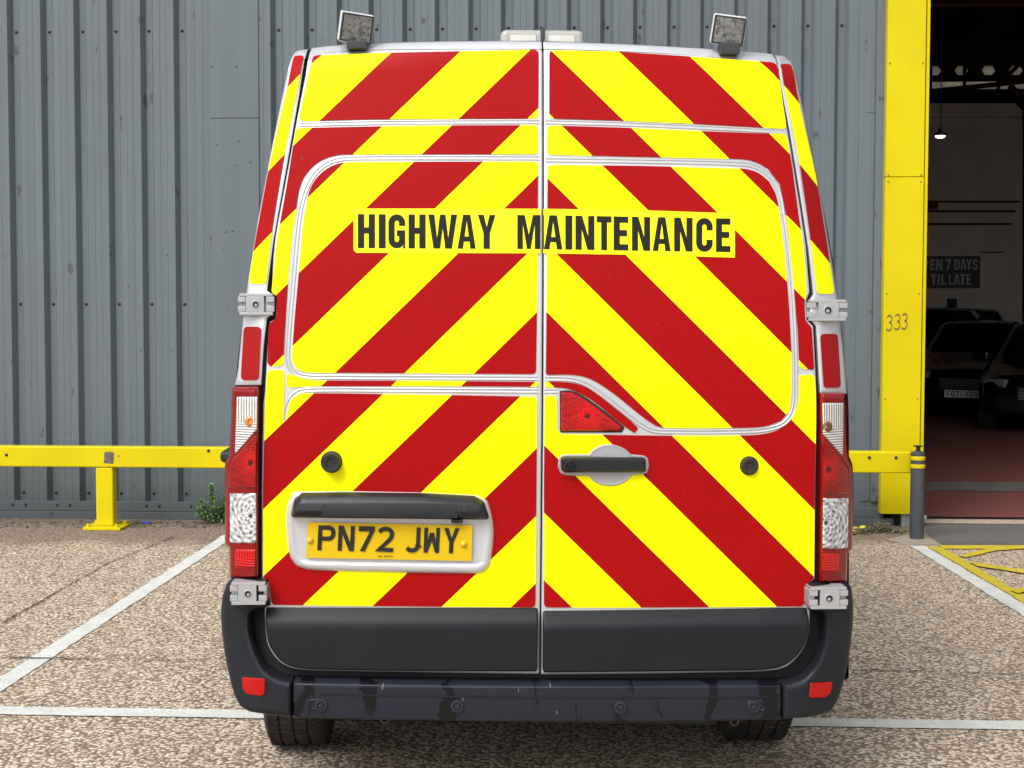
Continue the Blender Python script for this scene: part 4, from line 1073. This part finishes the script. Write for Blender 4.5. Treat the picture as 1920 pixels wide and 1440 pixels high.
# yellow hatched box
y0, y1 = G(1738, 1024.5), G(1917, 1130); i0, i1 = G(1768, 1028), G(1902, 1106)
gworld('hatching', [y0, ext(y0, y1, 2.0), ext(i0, i1, 2.0), i0], M['yellow_line'], .0042, .006)
t0, t1 = G(1760, 1024), G(2300, 1024); u0, u1 = G(1772, 1030.5), G(2300, 1030.5)
gworld('hatching', [t0, t1, u1, u0], M['yellow_line'], .0062, .005)
gworld('hatching', [G(1797, 1044), G(1845, 1032), G(1900, 1027), G(1930, 1030), G(1870, 1034), G(1812, 1047)], M['yellow_line'], .0082, .004)
h0, h1 = G(1817, 1055), G(1920, 1071); k0, k1 = G(1832, 1064), G(1920, 1078)
gworld('hatching', [h0, ext(h0, h1, 3.0), ext(k0, k1, 3.0), k0], M['yellow_line'], .0102, .005)
h0, h1 = G(1895, 1110), G(1990, 1090); k0, k1 = G(1908, 1116), G(1990, 1099)
gworld('hatching', [h0, h1, k1, k0], M['yellow_line'], .0122, .005)
# slab joints
jm = solid('joint_dirt', (.028, .024, .02), .9, .4, 20)
def joint(uvs, w, jit=.004):
    P = [G(*p) for p in uvs]; rnd = random.Random(5); L = []; Rr = []
    D_ = []
    for a, b in zip(P, P[1:]):
        n = max(2, int((b-a).length/.07)); D_ += [a.lerp(b, k/n) for k in range(n)]
    D_.append(P[-1]); t = (P[-1]-P[0]).normalized(); nn = Vector((-t.y, t.x, 0))
    bm = bmesh.new(); pv = None
    for p in D_:
        c = p+nn*rnd.uniform(-jit, jit); h = w*rnd.uniform(.12, 1.0)/2
        cur = (bm.verts.new((c+nn*h).to_tuple()[:2]+(.0075,)), bm.verts.new((c-nn*h).to_tuple()[:2]+(.0075,)))
        if pv: bm.faces.new((pv[0], pv[1], cur[1], cur[0]))
        pv = cur
    for f in bm.faces:
        f.normal_update()
        if f.normal.z < 0: f.normal_flip()
    return struct('slab_joint', bm, jm)
joint([(-500, 1452), (0, 1172), (100, 1115), (205, 1056), (325, 1008)], .013, .006)
joint([(-400, 1233), (0, 1235), (60, 1236), (240, 1238), (400, 1240)], .016, .004)
joint([(1600, 1258), (1760, 1262), (1920, 1266), (2300, 1275)], .012, .006)
# concrete pad round the bollard, asphalt apron, threshold, red floor inside
pad = solid('bollard_pad', (.30, .25, .20), .9, .15, 40)
gpoly('concrete_pad', [(1662, 1012), (1700, 1003), (1738, 1004), (1765, 1022), (1700, 1023)], pad, .0025, .006)
def asph():
    m = mat('asphalt_apron', rough=.9, spec=.2); n = N(m); o = n.gen()
    c = n.ramp(n.noise(o, 120, 3, .7), [(.3, (.06, .056, .052)), (.7, (.19, .178, .165))])
    st = n.ramp(n.noise(n.mapping(o, (.5, 2, 1)), 1.2, 4), [(.45, 0), (.7, .5)]); n.base(n.mix(st, c, (.07, .062, .055))); n.bump(n.noise(o, 150, 2), .4, .004); return m
A_ = asph()
gpoly('asphalt', [(1737, 1004), (1729, 983), (2700, 983), (2700, 1023), (1766, 1023)], A_, .0012)
def wpoly(name, xys, m, z):
    bm = bmesh.new(); f = bm.faces.new([bm.verts.new(WALL.w((x, y, z))) for x, y in xys]); f.normal_update()
    if f.normal.z < 0: f.normal_flip()
    return struct(name, bm, m)
def wl(v, u=1830):
    p = WALL.mi @ (G(u, v)-WALL.o); return p.y
def floormat():
    m = mat('red_floor_paint', rough=.55, spec=.35); n = N(m); o = n.gen()
    s_ = n.ramp(n.noise(n.mapping(o, (.6, 3, 1)), 1.6, 5, .65), [(.35, 0), (.7, 1)])
    c = n.mix(s_, (.21, .062, .05), (.145, .065, .055)); wear = n.ramp(n.noise(n.mapping(o, (1, 2, 1)), 9, 5, .7), [(.6, 0), (.72, .5)])
    n.base(n.mix(wear, c, (.10, .085, .075))); return m
FM = floormat()
yt = wl(975)
wpoly('threshold', [(xpb+.06, wl(983)), (xo1, wl(983)), (xo1, yt), (xpb+.06, yt)], solid('threshold_concrete', (.42, .33, .25), .85, .25, 20), .0055)
wpoly('door_track', [(xpb+.03, yt), (xo1, yt), (xo1, wl(970.5)), (xpb+.03, wl(970.5))], solid('track_steel', (.035, .03, .03), .5, .4, 10, .6), .0065)
wpoly('indoor_floor', [(X0, wl(970.5)), (X1, wl(970.5)), (X1, D), (X0, D)], FM, .0035)
wpoly('floor_band', [(xpb-2, wl(922)), (xo1+3, wl(922)), (xo1+3, wl(905)), (xpb-2, wl(905))], solid('grey_floor_band', (.13, .118, .105), .7, .25, 6), .0075)

# ================================================================== STREET FURNITURE
# crash barrier along the wall
pq = G(200, 990); pl_ = WALL.mi @ (pq-WALL.o); YBAR = pl_.y
BAR = Frame(WALL.w((0, YBAR, 0)), WYAW)
bar = thing('crash_barrier', 'long yellow steel barrier rail with a chipped patch along the grey wall', 'barrier', BAR.o, WYAW)
def Bq(u, v, y=0.0): return BAR.hit(u, v, lambda x, z: y)
a, b = Bq(200, 836.5), Bq(200, 875); xr = Bq(1705, 850).x
def barmat():
    m = yellowmat('barrier_paint', .5); return m
bm = bmesh.new(); box(bm, (-6.0, -.055, b.z), (xr, .055, a.z), .010, 3)
rail = obj('rail', bm, barmat(), bar)
# chipped patch of bare metal, an irregular flake, and bolts on the rail
bm = bmesh.new(); flake = [(196, 848), (206, 846.5), (214, 849), (214, 860), (212, 870), (203, 869), (194, 868), (196, 861), (195, 855)]
vs = [bm.verts.new((lambda q: (q.x, -.0562, q.z))(Bq(u, v, -.055))) for u, v in flake]; bm.faces.new(vs)
for u, v, s_ in ((222, 855, 1), (205, 874, .8), (390, 847, 1)):
    q = Bq(u, v, -.055); bm.faces.new([bm.verts.new((q.x+dx*.008*s_, -.0562, q.z+dz*.006*s_)) for dx, dz in ((-1, -.6), (.6, -1), (1, .5), (-.4, 1))])
face_to(bm, bm.faces, Vector((0, -1, 0)))
split_obj('bare_patch', bm, solid('rusty_primer', (.13, .105, .09), .8, .5, 60), rail)
bm = bmesh.new()
for u, v in ((12, 853), (391, 845), (1630, 858), (1680, 858)):
    q = Bq(u, v, -.055); lathe(bm, [(.012, 0), (.010, .006), (0, .008)], (q.x, -.055, q.z), (0, -1, 0), 10)
split_obj('rail_bolt', bm, M['dark_screw'], rail)
def post_at(x):
    bm = bmesh.new(); box(bm, (x-.065, -.05, .02), (x+.065, .05, b.z-.001), .012, 3); obj('post', bm, M['yellow_post'], bar)
    bm = bmesh.new(); box(bm, (x-.14, -.13, 0), (x+.14, .11, .022), .004, 1); pb = obj('base_plate', bm, M['yellow_post'], bar)
    bm = bmesh.new()
    for sx in (-1, 1):
        for sy in (-.1, .08): cyl(bm, (x+sx*.105, sy, .022), (x+sx*.105, sy, .045), .017, .015, 6)
    split_obj('base_bolt', bm, M['yellow_post'], pb)
post_at(Bq(200, 930).x)
post_at(Bq(1015, 930).x)
# bollard
g = G(1718.5, 1010); 
bo = thing('bollard', 'dark grey bollard with two yellow bands beside the yellow door post', 'bollard', g)
hb = (lambda d: CAMH+d.z*(g.y/d.y))(ray(1718.5, 846)); rb = 13.0/F*g.y
bg = solid('bollard_grey', (.055, .062, .075), .5, .25, 12)
bm = bmesh.new(); lathe(bm, [(rb*.98, 0), (rb, .02), (rb, hb-.02), (rb*.93, hb-.004), (rb*.6, hb), (0, hb)], (0, 0, 0), (0, 0, 1), 32); obj('post', bm, bg, bo)
for v0, v1 in ((855, 862.5), (870, 877.5)):
    za = hb-(v0-846)/F*g.y; zb_ = hb-(v1-846)/F*g.y; bm = bmesh.new(); lathe(bm, [(rb+.001, za), (rb+.003, za-.003), (rb+.003, zb_+.003), (rb+.001, zb_)], (0, 0, 0), (0, 0, 1), 32); obj('yellow_band', bm, M['yellow'], bo)
bm = bmesh.new(); lathe(bm, [(.022, hb), (.012, hb+.015), (.014, hb+.028), (.036, hb+.036), (.036, hb+.04), (0, hb+.042)], (0, 0, 0), (0, 0, 1), 20); obj('top_eye', bm, M['rubber'], bo)

# ================================================================== WEEDS AND LITTER
leafm = mat('weed_leaf', (.07, .14, .035), .6); n = N(leafm); n.base(n.ramp(n.noise(n.obj(), 25, 2), [(.3, (.11, .25, .07)), (.7, (.27, .45, .16))]))
def leaf(bm, p, d, L, w, droop=.5):
    d = Vector(d).normalized(); s = d.cross(Vector((0, 0, 1)));
    if s.length < .1: s = Vector((1, 0, 0))
    s.normalize(); pts = []
    for k in range(5):
        t = k/4; c = Vector(p)+d*L*t+Vector((0, 0, -droop*L*t*t)); ww = w*math.sin(math.pi*(.12+.88*t)**.8)*.5
        pts.append((c+s*ww, c+Vector((0, 0, -.15*ww)), c-s*ww))
    V_ = [[bm.verts.new(q) for q in r_] for r_ in pts]
    for a_, b_ in zip(V_, V_[1:]):
        for k in range(2): bm.faces.new((a_[k], a_[k+1], b_[k+1], b_[k]))
gw = G(402, 981)
wd = thing('weed', 'green leafy weed growing at the foot of the grey wall', 'weed', gw)
bm = bmesh.new(); bs = bmesh.new(); rn = random.Random(11)
for sx, h, lean in ((.0, .30, (-.02, -.01)), (-.06, .18, (-.07, -.03)), (.05, .16, (.06, -.03)), (-.12, .12, (-.07, -.04)), (.02, .13, (.0, -.07)), (.09, .22, (.05, 0)), (-.09, .15, (-.02, -.06)), (.06, .12, (.02, -.06))):
    base = Vector((sx*.5, 0, 0)); top = Vector((sx*.5+lean[0], lean[1], h)); cyl(bs, base, top, .005, .002, 6)
    nl = int(h*190)
    for k in range(nl):
        t = .12+.88*k/nl; a = k*2.4+rn.random(); p = base.lerp(top, t)
        leaf(bm, p, (math.cos(a), math.sin(a), .65+.5*t), (.105-.05*t)*rn.uniform(.8, 1.3), .027*rn.uniform(.7, 1.2), rn.uniform(.3, .8))
obj('leaf', bm, leafm, wd)['kind'] = 'stuff'
obj('stem', bs, mat('weed_stem', (.16, .20, .07), .6), wd)
gm = G(1655, 1000)
ms = thing('moss_clump', 'dry mossy clump of weeds under the flashing beside the yellow post', 'moss', gm)
mm = mat('moss', (.10, .10, .05), .9); n = N(mm); n.base(n.ramp(n.noise(n.obj(), 40, 3), [(.3, (.055, .05, .025)), (.5, (.14, .14, .05)), (.75, (.28, .26, .17))]))
bm = bmesh.new()
for k in range(420):
    x_ = rn.gauss(-.0, .085); y_ = rn.uniform(-.02, .16); z_ = max(0, .075*math.exp(-(x_/.11)**2)*rn.random())
    a = rn.random()*6.28; leaf(bm, (x_, y_, z_), (math.cos(a), math.sin(a)-.3, rn.uniform(.2, 1.0)), rn.uniform(.02, .05), .010, .5)
obj('tuft', bm, mm, ms)['kind'] = 'stuff'
gl = G(1606, 1001)
yl = bmesh.new(); rn2 = random.Random(4)
for k in range(7): leaf(yl, (rn2.uniform(-.04, .04), rn2.uniform(-.03, .03), .01+.006*k), (rn2.uniform(-1, 1), rn2.uniform(-1, 1), .2), .06, .045, .2)
o = obj('fallen_leaf', yl, mat('yellow_leaf', (.55, .48, .05), .6)); o.location = gl; tag(o, 'yellow leaf litter on the ground just right of the van', 'leaf')
# small litter along the wall foot
lit = bmesh.new(); cols = []
for k in range(160):
    u = rn.uniform(0, 420); p = G(u, rn.uniform(979, 990)); s_ = rn.uniform(.004, .016)
    bmesh.ops.create_icosphere(lit, subdivisions=1, radius=s_, matrix=Matrix.Translation((p.x, p.y, s_*.4)) @ Matrix.Diagonal((1, 1, .6, 1)))
for k in range(60):
    u = rn.uniform(1600, 1700); p = G(u, rn.uniform(985, 1003)); s_ = rn.uniform(.004, .016)
    bmesh.ops.create_icosphere(lit, subdivisions=1, radius=s_, matrix=Matrix.Translation((p.x, p.y, s_*.4)) @ Matrix.Diagonal((1, 1, .6, 1)))
o = obj('wall_foot_debris', lit, solid('stone_debris', (.16, .12, .095), .9, .6, 8)); o['kind'] = 'stuff'; o['label'] = 'loose stones and grit along the foot of the wall'
bc = bmesh.new(); p = G(275, 982); box(bc, (-.03, -.012, 0), (.03, .012, .016), .005); box(bc, (-.045, -.005, .002), (-.03, .005, .01), .002)
o = obj('bottle_cap', bc, mat('blue_plastic', (.02, .06, .55), .4)); o.location = p; tag(o, 'bright blue plastic scrap at the foot of the wall', 'litter')

# ================================================================== CARS INSIDE
carp = mat('black_car_paint', (.003, .003, .004), .12, 0, .4, .3, .03); carg = mat('car_glass', (.010, .012, .014), .06, 0, .5)
chrome = mat('chrome_trim', (.55, .55, .56), .2, 1.0); hl = lens('headlamp_lens', (.05, .05, .055), (.45, .46, .48), (0, 0, 0), 'cells')
def car(name, label, wx, wy, yaw, suv=False, text=None, group='dark cars parked inside the warehouse'):
    """front towards -Y of its own frame"""
    c = thing(name, label, 'car', (wx, wy, 0.004), yaw, group)
    H = 1.68 if suv else 1.46; BL = .98 if suv else .88; L = 4.4
    st = [ # y, half width, sill, bonnet or belt height, crown height, crown half width
        (0.0, .62, .30, .55, .60, .50), (.08, .78, .24, .66, .72, .62), (.35, .88, .22, BL-.16, BL-.10, .72), (1.15, .91, .22, BL-.03, BL+.03, .76),
        (1.45, .92, .22, BL, BL+.18, .72), (2.05, .92, .22, BL+.01, H-.07, .60), (2.5, .92, .22, BL+.02, H, .58), (3.3, .91, .22, BL+.03, H-.03, .57), (3.95, .88, .26, BL+.03, H-.22, .55), (4.3, .80, .32, BL-.02, BL+.06, .55), (4.4, .70, .38, BL-.2, BL-.12, .5)]
    bm = bmesh.new(); pv = None
    for y, hw, s_, bl, cz, cw in st:
        half = [(hw*.86, s_), (hw, s_+.18), (hw*1.0, (s_+bl)/2+.06), (hw*.985, bl-.05), (hw*.95, bl), (cw+.02, cz-.03), (cw*.85, cz), (0, cz+.015)]
        pts = [(x, z) for x, z in half]+[(-x, z) for x, z in half[-2::-1]]
        cur = [bm.verts.new((x, y, z)) for x, z in pts]
        if pv:
            for i in range(len(cur)-1): bm.faces.new((pv[i], pv[i+1], cur[i+1], cur[i]))
            bm.faces.new((pv[-1], pv[0], cur[0], cur[-1]))
        else: bm.faces.new(cur)
        pv = cur
    bm.faces.new(pv[::-1]); bmesh.ops.recalc_face_normals(bm, faces=bm.faces[:])
    obj('body', bm, carp, c, 50)
    bm = bmesh.new(); q4 = [(-.70, 1.43, BL+.06), (.70, 1.43, BL+.06), (.55, 2.04, H-.085), (-.55, 2.04, H-.085)]
    nrm = Vector((0, -.8, .6)); bm.faces.new([bm.verts.new(Vector(p)+nrm*.022) for p in q4]); obj('windscreen', bm, carg, c)
    for sx in (-1, 1):
        bm = bmesh.new(); q5 = [(.885, 1.65, BL+.03), (.885, 3.7, BL+.06), (.62, 3.3, H-.10), (.635, 2.1, H-.12)]
        f = bm.faces.new([bm.verts.new((sx*(x+.025), y, z)) for x, y, z in q5]); face_to(bm, [f], Vector((sx, 0, .3))); obj('side_window', bm, carg, c)
        bm = bmesh.new(); box(bm, (-.17, -.06, -.06), (.17, .06, .06), .03, 3, 0, Matrix.Translation((sx*.63, .13, .66+(BL-.88))) @ Matrix.Rotation(sx*R(32), 4, 'Z')); obj('headlight', bm, hl, c)
        bm = bmesh.new(); box(bm, (-.11, -.05, -.07), (.11, .05, .07), .03, 2, 0, Matrix.Translation((sx*1.0, 1.62, BL+.10))); obj('wing_mirror', bm, carp, c)
        for y in (.85, 3.5):
            bm = bmesh.new(); lathe(bm, [(.2, -.1), (.31, -.1), (.325, -.06), (.325, .06), (.31, .1), (.2, .1)], (sx*.80, y, .325), (1, 0, 0), 28)
            w_ = obj('wheel', bm, M['tyre'], c); bm = bmesh.new(); lathe(bm, [(.2, -.09), (.18, -.07*sx), (0, .06*sx)], (sx*.80, y, .325), (1, 0, 0), 20); obj('rim', bm, M['rim'], w_)
    bm = bmesh.new(); box(bm, (-.36, -.015, .44), (.36, .05, .62), .03, 2, 0)
    for k in range(4): box(bm, (-.34, -.025, .46+k*.04), (.34, -.016, .468+k*.04), 0, 1, 1)
    obj('grille', bm, [M['rubber'], chrome], c)
    if text is not None:
        bm = bmesh.new(); box(bm, (-.26, -.06, .325), (.26, -.02, .437), .004, 1, 0)
        x_ = -.225
        for ch in text:
            if ch != ' ':
                n0 = len(bm.faces); lay(bm, PLATE[ch], lambda x, y: (x_+.05*x, -.0615, .342+.079*y), 1); bm.faces.ensure_lookup_table(); face_to(bm, bm.faces[n0:], Vector((0, -1, 0)))
            x_ += .061 if ch != ' ' else .034
        obj('number_plate', bm, [M['plate_white'], M['plate_black']], c)
    return c
def at(u, depth): d = ray(u, 700); return d.x*depth/d.y, depth
x_, y_ = at(1806, 21.6); car('parked_car', 'black car showing its whole white number plate inside the doorway', x_, y_, R(-24), False, 'FG71 KDV')
x_, y_ = at(1962, 18.8); car('parked_car', 'black car cut off by the right edge of the picture, nearest in the garage', x_, y_, R(-24), False, '')
x_, y_ = at(1732, 24.6); car('parked_car', 'tall black car half hidden behind the yellow door post in the garage', x_, y_, R(-22), True, '')
x_, y_ = at(1800, 27.0); car('parked_car', 'black car farthest back, only its roof showing above the others', x_, y_, R(-20), True, None)
